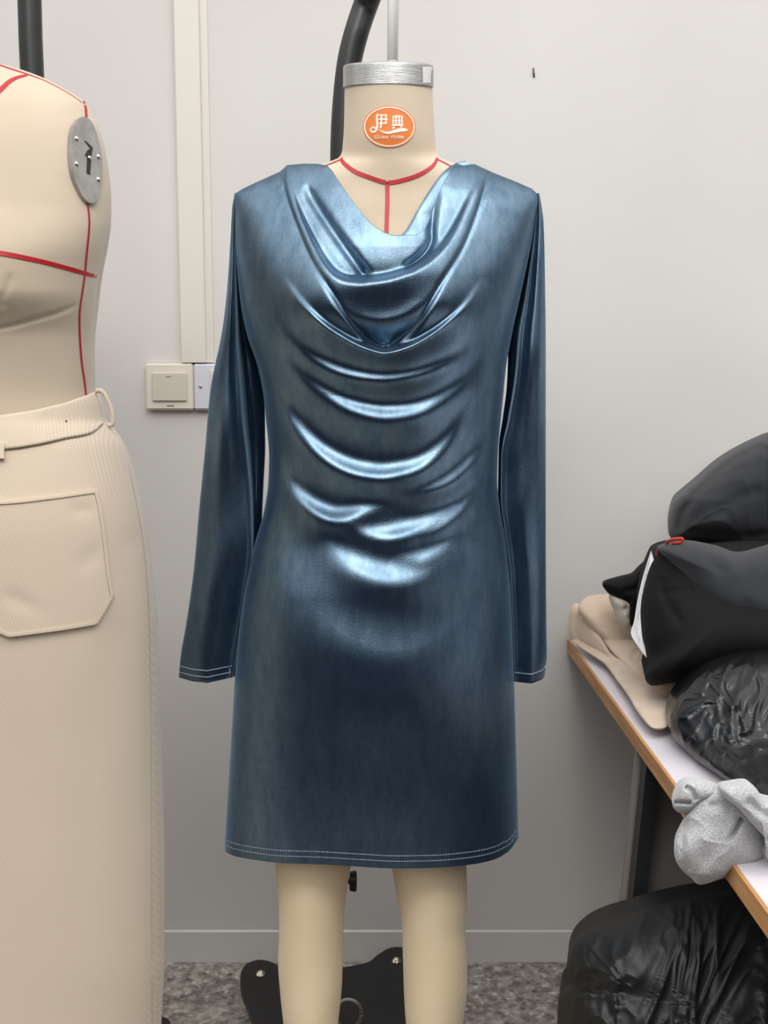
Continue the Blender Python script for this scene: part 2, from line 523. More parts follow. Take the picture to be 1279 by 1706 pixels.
# plug hole and scuffs on the wall
r = tag(mesh('wall_hook', [P(887, 113, YW - .001), P(889.5, 113, YW - .001), P(891, 129, YW - .001), P(888, 129, YW - .001),
                         P(887, 113, YW + .001), P(889.5, 113, YW + .001), P(891, 129, YW + .001), P(888, 129, YW + .001),
                         P(888, 121, YW - 0.006), P(890, 121, YW - 0.006)],
              [(0, 1, 9, 8), (8, 9, 2, 3), (0, 8, 3), (1, 2, 9), (4, 5, 1, 0), (7, 6, 2, 3), (4, 0, 3, 7), (5, 6, 2, 1), (4, 7, 6, 5)], mat('old_nail', srgb(90, 85, 80), 0.5, 0.5)),
        'small bent grey nail stuck in the bare wall, top right', 'nail')

# ------------------------------------------------------------------ dress form (centre)
FX = P(646, 600, 0)[0]
form = root('dress_form', (FX, 0, 0.0), 'linen dress form in the middle wearing the blue velvet dress', 'dress form')
T = Loft(
    xl=[(143, 574), (200, 573), (250, 570), (262, 565), (268, 552), (276, 528), (290, 492), (308, 452), (330, 424), (355, 412), (400, 408), (500, 410), (600, 436), (700, 450), (830, 455), (950, 425), (1050, 408), (1150, 402), (1200, 402)],
    xr=[(143, 720), (200, 723), (250, 727), (262, 733), (268, 746), (276, 768), (290, 800), (308, 836), (330, 864), (355, 876), (400, 876), (500, 858), (600, 838), (700, 828), (830, 822), (950, 838), (1050, 845), (1150, 845), (1200, 845)],
    d=[(143, .057), (220, .056), (262, .052), (300, .052), (350, .060), (400, .071), (460, .084), (520, .096), (600, .092), (700, .085), (830, .078), (950, .09), (1100, .098), (1200, .09)],
    db=[(143, .057), (220, .056), (262, .056), (300, .066), (350, .08), (460, .085), (600, .075), (830, .07), (1000, .09), (1200, .095)])
T.build('torso', 128, 1200, 262, 90, M_linen, form)
LL = Loft(xl=[(1150, 440), (1300, 452), (1440, 459), (1500, 464), (1550, 465), (1600, 463), (1660, 467), (1706, 472), (1800, 482), (1880, 492)],
          xr=[(1150, 630), (1300, 605), (1440, 585), (1480, 578), (1530, 573), (1580, 571), (1630, 570), (1706, 563), (1800, 552), (1880, 548)],
          d=[(1150, .085), (1440, .062), (1600, .056), (1706, .052), (1880, .04)], Y0=0.0)
RL = Loft(xl=[(1150, 628), (1300, 640), (1440, 652), (1500, 662), (1540, 669), (1600, 671), (1660, 673), (1706, 676), (1800, 684), (1880, 690)],
          xr=[(1150, 800), (1300, 788), (1440, 777), (1500, 778), (1550, 775), (1600, 778), (1640, 778), (1706, 771), (1800, 758), (1880, 750)],
          d=[(1150, .085), (1440, .062), (1600, .056), (1706, .052), (1880, .04)], Y0=0.0)
lo_ = LL.build('leg', 1150, 1880, 90, 48, M_leg, form)
ro_ = RL.build('leg', 1150, 1880, 90, 48, M_leg, form)
ribbons('side_seam', RL.S, [([(769 + (1.5 if k % 2 else 0), 1450 + k * 9), (769.3 + (1.5 if k % 2 else 0) - (k > 20) * 0.0, 1457 + k * 9)], 1.4) for k in range(0, 28)], M_seaml, ro_, off=0.0008, n=4)
ribbons('side_seam', LL.S, [([(566, 1600), (565.5, 1640), (562, 1690), (559, 1706), (552, 1780)], 1.6)], M_seaml, lo_, off=0.0008)
# aluminium neck cap
cl, cr = P(571.5, 128, 0), P(722, 128, 0)
ccx, rad = (cl[0] + cr[0]) / 2, (cr[0] - cl[0]) / 2
z0c, z1c = P(646, 146, 0)[2], P(646, 109, 0)[2]
prof = [(rad * 0.2, z0c + .004), (rad * 0.90, z0c + .004), (rad * 0.985, z0c), (rad, z0c + 0.0007), (rad, z0c + 0.0012), (rad, z0c + 0.01), (rad, z1c - 0.01), (rad, z1c - 0.003), (rad, z1c - 0.0025), (rad - 0.0012, z1c - 0.0006), (rad - 0.003, z1c), (rad - 0.0035, z1c), (rad * 0.2, z1c + 0.0005)]
A = np.array([[(ccx + r_ * math.cos(t), r_ * math.sin(t), z + 0.16 * r_ * math.sin(t)) for t in np.arange(96) * 2 * math.pi / 96] for r_, z in prof])
cap = grid('neck_cap', A, M_alu, form, cv=True, cap0=True, cap1=True)


def cap_surf(px, py, off=0.0):
    x = P(px, py, -rad * 0.7)
    for _ in range(4):
        u = np.clip((x[..., 0] - ccx) / rad, -0.999, 0.999)
        x = P(px, py, -rad * np.sqrt(1 - u * u) - off)
    return x


ribbons('sticker', cap_surf, [([(704, 124.5), (708, 124.4), (712, 124.2), (716, 124.5), (719, 125)], 27)], M_sticker, cap, off=0.0005, n=20)
# chrome hanger rod, up to the stand's arm
rb = P(654, 99, 0)
rt = P(656, -90, 0)
tube('hanger_rod', [(rb[0], 0, z1c - 0.01), (rb[0], 0, rb[2]), (rt[0], 0, rt[2] + 0.02)], 0.0073, M_chrome, form, seg=24)
disc('rod_collar', (rb[0], 0, z1c), (0, 0, 1), 0.011, 0.004, M_chrome, form)

# printed badge on the neck
def cr3(x, y):
    return (590 + x / 10.66, 160 + y / 10.66)


def ell(cx, cy, rx, ry, n=72):
    return [(cx + rx * math.cos(t), cy + ry * math.sin(t)) for t in np.linspace(0, 2 * math.pi, n, endpoint=False)]


def patch(name, surf, ring, mat_, parent, off, rings=10, side=True):
    ring = np.array(ring); c = ring.mean(0)
    rows = [surf(*(c + (ring - c) * f).T, off) for f in np.linspace(0.02, 1, rings)]
    if side: rows.append(surf(*ring.T, -0.0005))
    return grid(name, np.array(rows), mat_, parent, cv=True, cap0=True, smooth=False)


bx, by = cr3(622, 545)
badge = patch('badge', T.S, ell(bx, by, 44, 35.2), M_orange, form, 0.0007)
e2 = ell(bx, by, 41.2, 32.4, 73)
ribbons('badge_ring', T.S, [(ell(bx, by, 41.2, 32.4, 40) + [ell(bx, by, 41.2, 32.4, 40)[0]], 2.2)], M_white, badge, off=0.0011, n=160)
Z = lambda pts: [cr3(*p) for p in pts]
glyph = [
    (Z([(415, 322), (402, 370), (404, 440), (408, 520), (398, 580), (370, 625), (335, 643), (298, 625), (292, 590), (318, 562), (360, 560), (385, 575)]), [3.4, 3.6, 3.8, 3.6, 3.4, 3.0, 2.6, 2.6, 2.6, 2.8, 2.2]),
    (Z([(395, 345), (435, 335)]), 2.4),
    (Z([(440, 340), (585, 340)]), 2.3), (Z([(436, 412), (592, 412)]), 2.4), (Z([(440, 485), (575, 485)]), 2.3),
    (Z([(562, 340), (562, 490)]), 2.8), (Z([(484, 330), (482, 450), (465, 572)]), 3.0),
    (Z([(682, 365), (868, 365)]), 2.3), (Z([(672, 440), (872, 440)]), 1.1), (Z([(666, 518), (876, 518)]), 2.6),
    (Z([(694, 350), (692, 520)]), 2.8), (Z([(742, 335), (742, 520)]), 2.8), (Z([(797, 335), (797, 520)]), 2.8), (Z([(846, 350), (846, 520)]), 2.8),
    (Z([(715, 545), (675, 582)]), 3.0), (Z([(812, 542), (850, 552)]), 1.8),
    (Z([(425, 595), (480, 622), (540, 648), (620, 652), (700, 632), (780, 608), (850, 600), (910, 600), (958, 612)]), [0.6, 1.8, 3.0, 4.2, 5.2, 6.0, 6.4, 5.0, 0.5]),
]
ribbons('logo_characters', T.S, glyph, M_white, badge, off=0.0012, n=24)
LET = {'E': [[(1, 0), (0, 0), (0, 1), (1, 1)], [(0, .5), (.8, .5)]], 'D': [[(0, 0), (0, 1), (.6, 1), (1, .7), (1, .3), (.6, 0), (0, 0)]],
       'I': [[(.5, 0), (.5, 1)]], 'A': [[(0, 1), (.5, 0), (1, 1)], [(.2, .65), (.8, .65)]], 'N': [[(0, 1), (0, 0), (1, 1), (1, 0)]],
       'F': [[(1, 0), (0, 0), (0, 1)], [(0, .5), (.8, .5)]], 'O': [[(.5, 0), (0, .3), (0, .7), (.5, 1), (1, .7), (1, .3), (.5, 0)]],
       'R': [[(0, 1), (0, 0), (.8, 0), (1, .25), (.8, .5), (0, .5)], [(.5, .5), (1, 1)]], 'M': [[(0, 1), (0, 0), (.5, .7), (1, 0), (1, 1)]]}
lst = []
for ch, x in zip('EDIAN', [362, 408, 458, 500, 556]):
    for s in LET[ch]:
        for p, q in zip(s[:-1], s[1:]):
            lst.append((Z([(x + p[0] * 34, 708 + p[1] * 50), (x + q[0] * 34, 708 + q[1] * 50)]), 0.95))
for ch, x in zip('FORM', [664, 712, 778, 832]):
    for s in LET[ch]:
        for p, q in zip(s[:-1], s[1:]):
            lst.append((Z([(x + p[0] * 38, 708 + p[1] * 52), (x + q[0] * 38, 708 + q[1] * 52)]), 1.0))
ribbons('logo_lettering', T.S, lst, M_white, badge, off=0.0013, n=3)
# red tapes and pin
tp = ribbons('neck_tape', T.S, [([(568, 260), (571, 270), (590, 285), (615, 295), (645, 304), (675, 299), (702, 289), (722, 275), (729, 261)], [4, 6.5, 7, 7, 7.5, 7, 7, 6, 3.5]),
                                ([(645, 304), (645, 340), (643, 400)], 7)], M_red, form, off=0.0009, n=50)
ribbons('shoulder_tape', T.S, [([(536, 277.5), (552, 272), (569, 265)], [1.8, 2.6])], M_red, form, off=0.0012, n=16)
ribbons('shoulder_tape', T.S, [([(728, 265), (740, 271), (752, 277)], [2.6, 1.8])], M_red, form, off=0.0012, n=16)
disc('pin', T.S(645, 303, 0.001), (0, -1, 0.2), 0.0017, 0.001, M_pin, form, dome=0.001, seg=16)

# ------------------------------------------------------------------ stand behind it
def stand_base(parent, cx, cy):
    """lobed flat base plate, rounded arms front and back"""
    # drawn as metaball-like outline: union sampled by polar distance
    lobes = BASE_LOBES
    ring = []
    N_ = 220
    for k in range(N_):
        a_ = 2 * math.pi * k / N_
        d_ = np.array([math.cos(a_), math.sin(a_)])
        r_ = 0.10
        for (lx, ly, lr, arm) in lobes:
            L_ = math.hypot(lx, ly); u = np.array([lx, ly]) / L_
            ca = float(d_ @ u); sa = abs(d_[0] * u[1] - d_[1] * u[0])
            if ca > 0:
                # lobe circle
                disc_ = lr * lr - (L_ * sa) ** 2
                if disc_ > 0: r_ = max(r_, L_ * ca + math.sqrt(disc_))
                # tapered arm
                wd = arm
                if sa > 1e-6: r_ = max(r_, min(wd / sa, L_ * 0.9)) if wd / sa < L_ else max(r_, L_ * 0.9 if disc_ > 0 else 0.1)
        ring.append((cx + d_[0] * r_, cy + d_[1] * r_))
    ring = np.array(ring)
    for _ in range(3):
        ring = (np.roll(ring, 1, 0) + 2 * ring + np.roll(ring, -1, 0)) / 4
    prism('base_plate', [(x, y, 0.045) for x, y in ring], (0, 0, 0.012), M_blackp, parent)
    for (lx, ly, lr, arm) in lobes:
        disc('bolt', (cx + lx, cy + ly, 0.057), (0, 0, 1), 0.009, 0.002, M_bolt, parent, dome=0.006, seg=20)
        whl = disc('caster', (cx + lx - 0.012, cy + ly, 0.0245), (1, 0, 0), 0.0245, 0.02, M_dark, parent, seg=28)
        box('caster_fork', (cx + lx - 0.016, cy + ly - 0.01, 0.02), (cx + lx + 0.012, cy + ly + 0.01, 0.046), M_black, parent, bev=0.002)


bc = np.array([P(560, 1500, 0.13)[0], 0.13])
stand = root('display_stand', (bc[0], bc[1], 0), 'black tubular hanging stand with bent arm behind the central dress form', 'stand')
rear = curve([(436, 1740), (424, 1706), (411, 1672), (401, 1645), (402, 1618), (414, 1604), (434, 1599), (455, 1604), (474, 1618), (500, 1624), (540, 1618), (575, 1611), (612, 1603), (630, 1590), (650, 1579), (672, 1579), (690, 1590), (697, 1610), (691, 1640), (680, 1690), (672, 1740)], 120)
rear = [Pz(x, y, 0.057) for x, y in rear]
ym = (rear[0][1] + rear[-1][1]) / 2
front = [np.array([q[0], 2 * ym - q[1] - 0.02, q[2]]) for q in rear[::-1]]
prism('base_plate', rear + front, (0, 0, -0.012), M_blackp, stand)
for bx0, by0 in ((434, 1623), (660, 1601)):
    q = Pz(bx0, by0, 0.058)
    for yq in (q[1], 2 * ym - 0.02 - q[1]):
        disc('bolt', (q[0], yq, 0.057), (0, 0, 1), 0.009, 0.002, M_bolt, stand, dome=0.007, seg=20)
        disc('caster', (q[0] - 0.01, yq, 0.0225), (1, 0, 0), 0.0225, 0.02, M_dark, stand, seg=28)
Yp = 0.17
pp = [P(x, y, Yp) for x, y in [(543, 1560), (548, 1300), (556, 900), (564, 500), (569, 300), (572, 200), (580, 115), (592, 60), (612, 0)]]
bot = np.array([pp[0][0] - 0.002, Yp, 0.05])
top1 = P(640, -70, 0.11); top2 = P(655, -110, 0.02)
top3 = np.array([rt[0], -0.02, top2[2] - 0.005])
tube('pole', [bot] + pp + [top1, top2 + np.array([0, 0, 0.01]), top3], 0.0175, M_black, stand, n=140, seg=28)
tube('pole_socket', [(bot[0], Yp, 0.05), (bot[0], Yp, 0.10)], 0.024, M_black, stand, n=6, seg=24)
kp = P(588, 1468, Yp - 0.01)
tube('clamp_bolt', [P(552, 1468, Yp), kp], 0.004, M_black, stand, n=6)
# ridged adjusting knob
rows = []
for dx, rr in [(-0.006, 0.003), (-0.005, 0.013), (0.004, 0.0145), (0.0055, 0.012), (0.006, 0.002)]:
    row = []
    for k in range(48):
        t = k * 2 * math.pi / 48
        q = rr * (1 + 0.13 * math.cos(7 * t)) if rr > 0.005 else rr
        row.append((kp[0] + dx, kp[1] + q * math.cos(t), kp[2] + q * math.sin(t)))
    rows.append(row)
grid('clamp_knob', np.array(rows), M_dark, stand, cv=True, cap0=True, cap1=True, smooth=False)
# oval steel ring standing on the plate
rc = Pz(580, 1690, 0.075)
rng = [rc + np.array([0.022 * math.cos(t), 0.0, 0.026 * math.sin(t)]) for t in np.linspace(0, 2 * math.pi, 12, endpoint=False)]
rng = rng + [rng[0]]
tube('steel_loop', rng, 0.0035, M_steel, stand, n=60, seg=10)

# ------------------------------------------------------------------ velvet dress
DX = P(640, 900, 0)[0]
dress = root('velvet_dress', (DX, 0, 0.45), 'dusty blue velvet cowl-neck mini dress with long sleeves, on the central form', 'dress')
bxl = spl([(262, 392), (325, 390), (360, 391), (400, 391), (450, 395), (500, 400), (560, 412), (610, 429), (660, 439), (700, 443), (760, 448), (800, 447), (850, 440), (900, 426), (950, 413), (1000, 404), (1100, 393), (1200, 387), (1300, 381), (1400, 375), (1460, 373)])
bxr = spl([(262, 899), (325, 898), (360, 892), (400, 886), (450, 876), (500, 865), (560, 852), (610, 843), (660, 838), (700, 834), (760, 829), (800, 828), (850, 833), (900, 842), (1000, 851), (1100, 855), (1200, 858), (1300, 861), (1380, 863), (1460, 864)])
bd = spl([(262, .050), (300, .062), (350, .088), (400, .113), (460, .136), (520, .145), (600, .130), (700, .105), (830, .093), (900, .099), (1000, .119), (1100, .127), (1200, .129), (1300, .126), (1460, .117)])
bdb = spl([(262, .06), (300, .075), (350, .09), (460, .095), (600, .085), (830, .08), (1000, .105), (1150, .12), (1460, .13)])
shl = spl([(385, 330), (392, 322), (405, 314), (430, 302), (470, 287), (505, 278), (545, 272), (600, 266), (645, 264), (700, 266), (755, 273), (790, 279), (820, 288), (860, 303), (885, 314), (896, 324), (902, 332)])
shoulder_line = shl
shl = lambda x: np.minimum(shoulder_line(x), np.where((np.asarray(x) < 545) | (np.asarray(x) > 752), np.interp(x, _tx, _ty), 999.))
_tx = [385, 392, 405, 430, 466, 478, 505, 530, 545, 552, 563, 578, 593, 608, 622, 640, 655, 667, 680, 690, 700, 708, 715, 721, 727, 734, 742, 750, 758, 790, 820, 860, 885, 896, 902]
_ty = [330, 322, 314, 302, 286, 275, 272.5, 273, 276, 283, 300, 322, 343, 362, 376, 387, 392, 392, 391, 392, 389, 380, 366, 350, 332, 314, 298, 286, 278, 273, 287, 303, 314, 324, 332]
topf = lambda x: np.interp(x, _tx, _ty)
hem = spl([(372, 1408), (376, 1419), (390, 1426), (420, 1432), (470, 1438), (530, 1440), (600, 1444), (660, 1447), (720, 1446), (780, 1441), (820, 1433), (845, 1420), (860, 1401), (866, 1385)])

FOLDS = [
    # curve, w, A, L, t0, t1   (cowl lips first)
    ([(478, 285), (497, 345), (522, 400), (545, 440), (566, 459), (590, 465), (618, 464), (650, 459), (685, 447), (715, 430), (738, 408), (757, 378), (778, 335), (798, 295)], 3.2, .017, 62, .5, .5),
    ([(470, 455), (505, 503), (540, 537), (575, 560), (608, 576), (640, 583), (672, 577), (705, 562), (740, 538), (775, 505), (805, 460)], 3.4, .019, 26, .5, .5),
    ([(540, 490), (575, 512), (608, 526), (640, 529), (672, 520), (705, 495), (725, 470)], 10, .012, 26, .3, .35),
    # V edges of the cowl
    # main swags
    ([(440, 490), (470, 543), (500, 578), (530, 600), (565, 617), (608, 627), (650, 629), (701, 620), (743, 603), (780, 580), (812, 545)], 7.5, .015, 24, .3, .3),
    ([(425, 510), (448, 560), (479, 599), (519, 637), (570, 669), (616, 684), (654, 687), (701, 679), (751, 652), (785, 623), (810, 590), (830, 550)], 9, .020, 42, .35, .35),
    ([(400, 520), (418, 575), (440, 625), (464, 665), (498, 712), (536, 752), (578, 777), (621, 787), (654, 786), (701, 772), (740, 738), (768, 694), (795, 640), (815, 585)], 9, .022, 34, .4, .4),
    ([(640, 812), (660, 817), (684, 819), (718, 812), (752, 796), (785, 766), (811, 732), (828, 695)], 8.5, .0145, 26, .35, .35),
    ([(455, 745), (469, 772), (486, 810), (515, 840), (545, 857), (570, 859), (604, 850), (633, 844), (668, 840)], 8, .018, 26, .25, .35),
    ([(560, 862), (584, 875), (612, 885), (650, 889), (692, 879), (730, 859), (760, 832)], 9, .015, 30, .35, .35),
    ([(695, 893), (715, 887), (743, 868), (777, 834), (802, 796)], 9, .011, 20, .35, .4),
    ([(505, 845), (523, 865), (549, 903), (578, 933), (620, 953), (655, 960), (700, 955), (750, 925), (790, 880)], 13, .012, 34, .3, .4),
    ([(655, 918), (675, 926), (705, 927), (735, 912), (770, 882)], 9, .009, 22, .35, .4),
    ([(470, 930), (505, 990), (550, 1040), (610, 1075), (670, 1082), (725, 1062), (775, 1015), (810, 950)], 22, .006, 60, .4, .4),
    ([(470, 1030), (530, 1110), (610, 1150), (680, 1150), (750, 1110), (800, 1040)], 30, .005, 60, .4, .4),
]


def valley(px, py, pts, w, A, t0=.25, t1=.25):
    """narrow groove (positive = deeper)"""
    c = curve(pts, 150)
    s = np.linspace(0, 1, len(c))
    tan = np.gradient(c, axis=0); tan /= np.linalg.norm(tan, axis=1)[:, None]
    q = np.stack([px.ravel(), py.ravel()], -1); res = np.zeros(len(q))
    m = np.all((q > c.min(0) - 4 * w) & (q < c.max(0) + 4 * w), axis=1); ids = np.nonzero(m)[0]
    for k in range(0, len(ids), 20000):
        ii = ids[k:k + 20000]
        d2 = ((q[ii, None, :] - c[None]) ** 2).sum(-1); j = d2.argmin(1)
        v_ = q[ii] - c[j]
        dperp = v_[:, 0] * -tan[j, 1] + v_[:, 1] * tan[j, 0]
        along = v_[:, 0] * tan[j, 0] + v_[:, 1] * tan[j, 1]
        tp = np.where((j == 0) | (j == len(c) - 1), np.exp(-(along / w) ** 2), 1.0)
        if t0: tp *= np.sin(np.clip(s[j] / t0, 0, 1) * math.pi / 2) ** 2
        if t1: tp *= np.sin(np.clip((1 - s[j]) / t1, 0, 1) * math.pi / 2) ** 2
        res[ii] = A * tp * np.exp(-dperp ** 2 / (2 * w * w))
    return res.reshape(px.shape)


VALLEYS = [
    # crease between inner layer and the cowl strip, left
    ([(507, 295), (520, 330), (548, 375), (578, 418), (606, 458)], 7, .009, .25, .0),
    # under the right tip
    ([(735, 300), (723, 340), (719, 380), (717, 405), (700, 430), (670, 452)], 5, .010, .3, .1),
    # V edges
    ([(470, 290), (480, 330), (500, 385), (522, 437), (553, 490), (582, 536), (612, 566), (638, 578)], 4, .003, .1, .0),
    ([(812, 295), (795, 345), (770, 410), (742, 460), (712, 515), (690, 550), (652, 578)], 4, .003, .1, .0),
]


def sd_curve(px, py, pts):
    c = curve(pts, 200)
    tan = np.gradient(c, axis=0); tan /= np.linalg.norm(tan, axis=1)[:, None]
    q = np.stack([px.ravel(), py.ravel()], -1); res = np.zeros(len(q))
    for k in range(0, len(q), 20000):
        v = q[k:k + 20000, None, :] - c[None]
        j = (v ** 2).sum(-1).argmin(1)
        vv = v[np.arange(len(j)), j]
        res[k:k + 20000] = vv[:, 0] * -tan[j, 1] + vv[:, 1] * tan[j, 0]
    return res.reshape(px.shape)


V_OUT = [(470, 270), (480, 330), (500, 385), (522, 437), (553, 490), (582, 536), (612, 568), (640, 583), (662, 568), (690, 545), (712, 515), (742, 460), (770, 410), (795, 345), (815, 270)]


def dress_disp(px, py):
    D = np.zeros(px.shape)
    for f in FOLDS:
        big = f[1] > 5
        f = (f[0], f[1] * (1.45 if big else 1), f[2] * (1.22 if big else 1.1), f[3] * 1.15, 0.5 if big and f[4] else f[4], 0.5 if big and f[5] else f[5])
        D += fold(px, py, *f)
    for v in VALLEYS:
        D -= valley(px, py, *v)
    # the cowl layers sit a little behind the front below them; inner layer further back
    m = py < 620
    if m.any():
        x, y = px[m], py[m]
        inner = sd_curve(x, y, FOLDS[0][0])       # > 0 below first lip
        back = 0.026 * (1 - phi(inner / 3.2)) * np.clip((y - 290) / 170, 0, 1) ** 1.3 * (y < 475)
        vv = sd_curve(x, y, V_OUT)
        back = back + 0.016 * (1 - phi(vv / 3.0)) * np.clip((y - 370) / 205, 0, 1) ** 2 * (y < 600)
        lift = 0.0065 * (1 - phi(vv / 2.2)) * np.clip((500 - y) / 90, 0, 1) ** 1.3 * (y < 560)
        D[m] += lift - back
    # bust
    for bxx, s in ((535, 1), (745, 1)):
        D += 0.012 * np.exp(-(((px - bxx) / 62) ** 2 + ((py - 500) / 70) ** 2))
    # shallow vertical undulation of the skirt
    sk = np.clip((py - 1150) / 250, 0, 1)
    D += sk * 0.004 * np.sin((px - 380) / 52.0)
    return D


def front_depth(px, py):
    l, r_ = bxl(py), bxr(py)
    u = np.clip((px - (l + r_) / 2) / ((r_ - l) / 2), -1, 1)
    s = np.sqrt(1 - u * u)
    h = np.clip((py - shl(px)) / 55.0, 0, 1)
    g = np.sqrt(np.maximum(0, 1 - (1 - h) ** 2))
    gm = 0.15 + 0.75 * np.exp(-((px - 644) / 125.0) ** 4)
    g = gm + (1 - gm) * g
    return bd(py) * s * g, s


def dress_front(px, py, off=0.0):
    d, s = front_depth(px, py)
    att = np.clip((py - shl(px) + 4) / 45, 0.12, 1)
    return P(px, py, -(d + dress_disp(px, py) * att * np.minimum(1, s * 1.6)) - off)


n, m = 640, 420
a = np.linspace(math.pi, 0, m)
# columns evenly mixed in angle and position
base_u = 0.5 * np.cos(a) + 0.5 * np.linspace(-1, 1, m)
t = np.linspace(0, 1, n)[:, None]
x_top = 644 + 254 * base_u
y_top = topf(x_top)
px = np.tile(x_top, (n, 1)); py = None
for _ in range(6):
    yb = hem(px[-1]); yt = topf(px[0])
    ys_ = np.convolve(np.pad(yt, 30, mode='edge'), np.ones(61) / 61, 'valid')
    py = ys_ + (yb - ys_) * t + (yt - ys_) * (np.exp(-t * 9) - math.exp(-9) * t)
    l, r_ = bxl(py), bxr(py)
    px = (l + r_) / 2 + (r_ - l) / 2 * base_u[None]
Fr = dress_front(px, py)
# rolled-in top edge
roll = []
for k, (dy, dY) in enumerate([(6, .012), (4, .009), (2, .005), (0.5, .002)]):
    q = Fr[0].copy(); w_edge = np.clip(1 - ((px[0] - 644) / 250) ** 8, 0, 1)
    q[:, 1] += dY * w_edge * 0.8
    q[:, 2] -= dy * 0.0008 * w_edge * 0.5
    roll.append(q)
Fall = np.concatenate([np.array(roll), Fr], 0)
body = grid('bodice_and_skirt', Fall, M_velvet, dress)
# back of the dress
rowsb = []
mb = 90
yy = np.linspace(0, 1, 160)
for tt in yy:
    ab = np.linspace(0, math.pi, mb)
    # left to right along the back
    ub = -np.cos(ab)
    xs = 644 + 254 * ub
    y0b = shl(xs); y1b = hem(np.array([376., 860.])).mean() + 0 * xs + np.interp(ub, [-1, 1], [1410 - 1402, 1392 - 1402])
    pyb = y0b + (y1b - y0b) * tt
    l, r_ = bxl(pyb), bxr(pyb)
    xb = (l + r_) / 2 + (r_ - l) / 2 * ub
    q = P(xb, pyb, 0.0)
    h = np.clip((pyb - y0b) / 75.0, 0, 1)
    g = 0.1 + 0.9 * np.sqrt(np.maximum(0, 1 - (1 - h) ** 2))
    q[:, 1] = bdb(pyb) * np.sin(ab) * g
    rowsb.append(q)
grid('dress_back', np.array(rowsb), M_velvet, dress)

# right-hand inner facing that shows inside the neckline
A_ = curve([(775, 268), (757, 273), (737, 288), (712, 322), (694, 352), (678, 380), (666, 394)], 60)
B_ = curve([(812, 290), (790, 305), (768, 335), (752, 365), (742, 395), (728, 420), (700, 432)], 60)
rows = []
for f in np.linspace(0, 1, 24):
    q = A_ * (1 - f) + B_ * f
    Yt = T.Y(q[:, 0], q[:, 1])
    Yd = -front_depth(q[:, 0], q[:, 1])[0]
    bulge = 0.004 * math.sin(f * math.pi)
    rows.append(P(q[:, 0], q[:, 1], Yt - 0.0035 - bulge * (1 - f) + (0.001 if f == 0 else 0) - 0.3 * (Yt - Yd > 0) * (Yt - Yd) * np.clip(1 - (q[:, 1] - 270) / 90, 0, 1)))
grid('neck_facing', np.array(rows), M_velvet, dress)

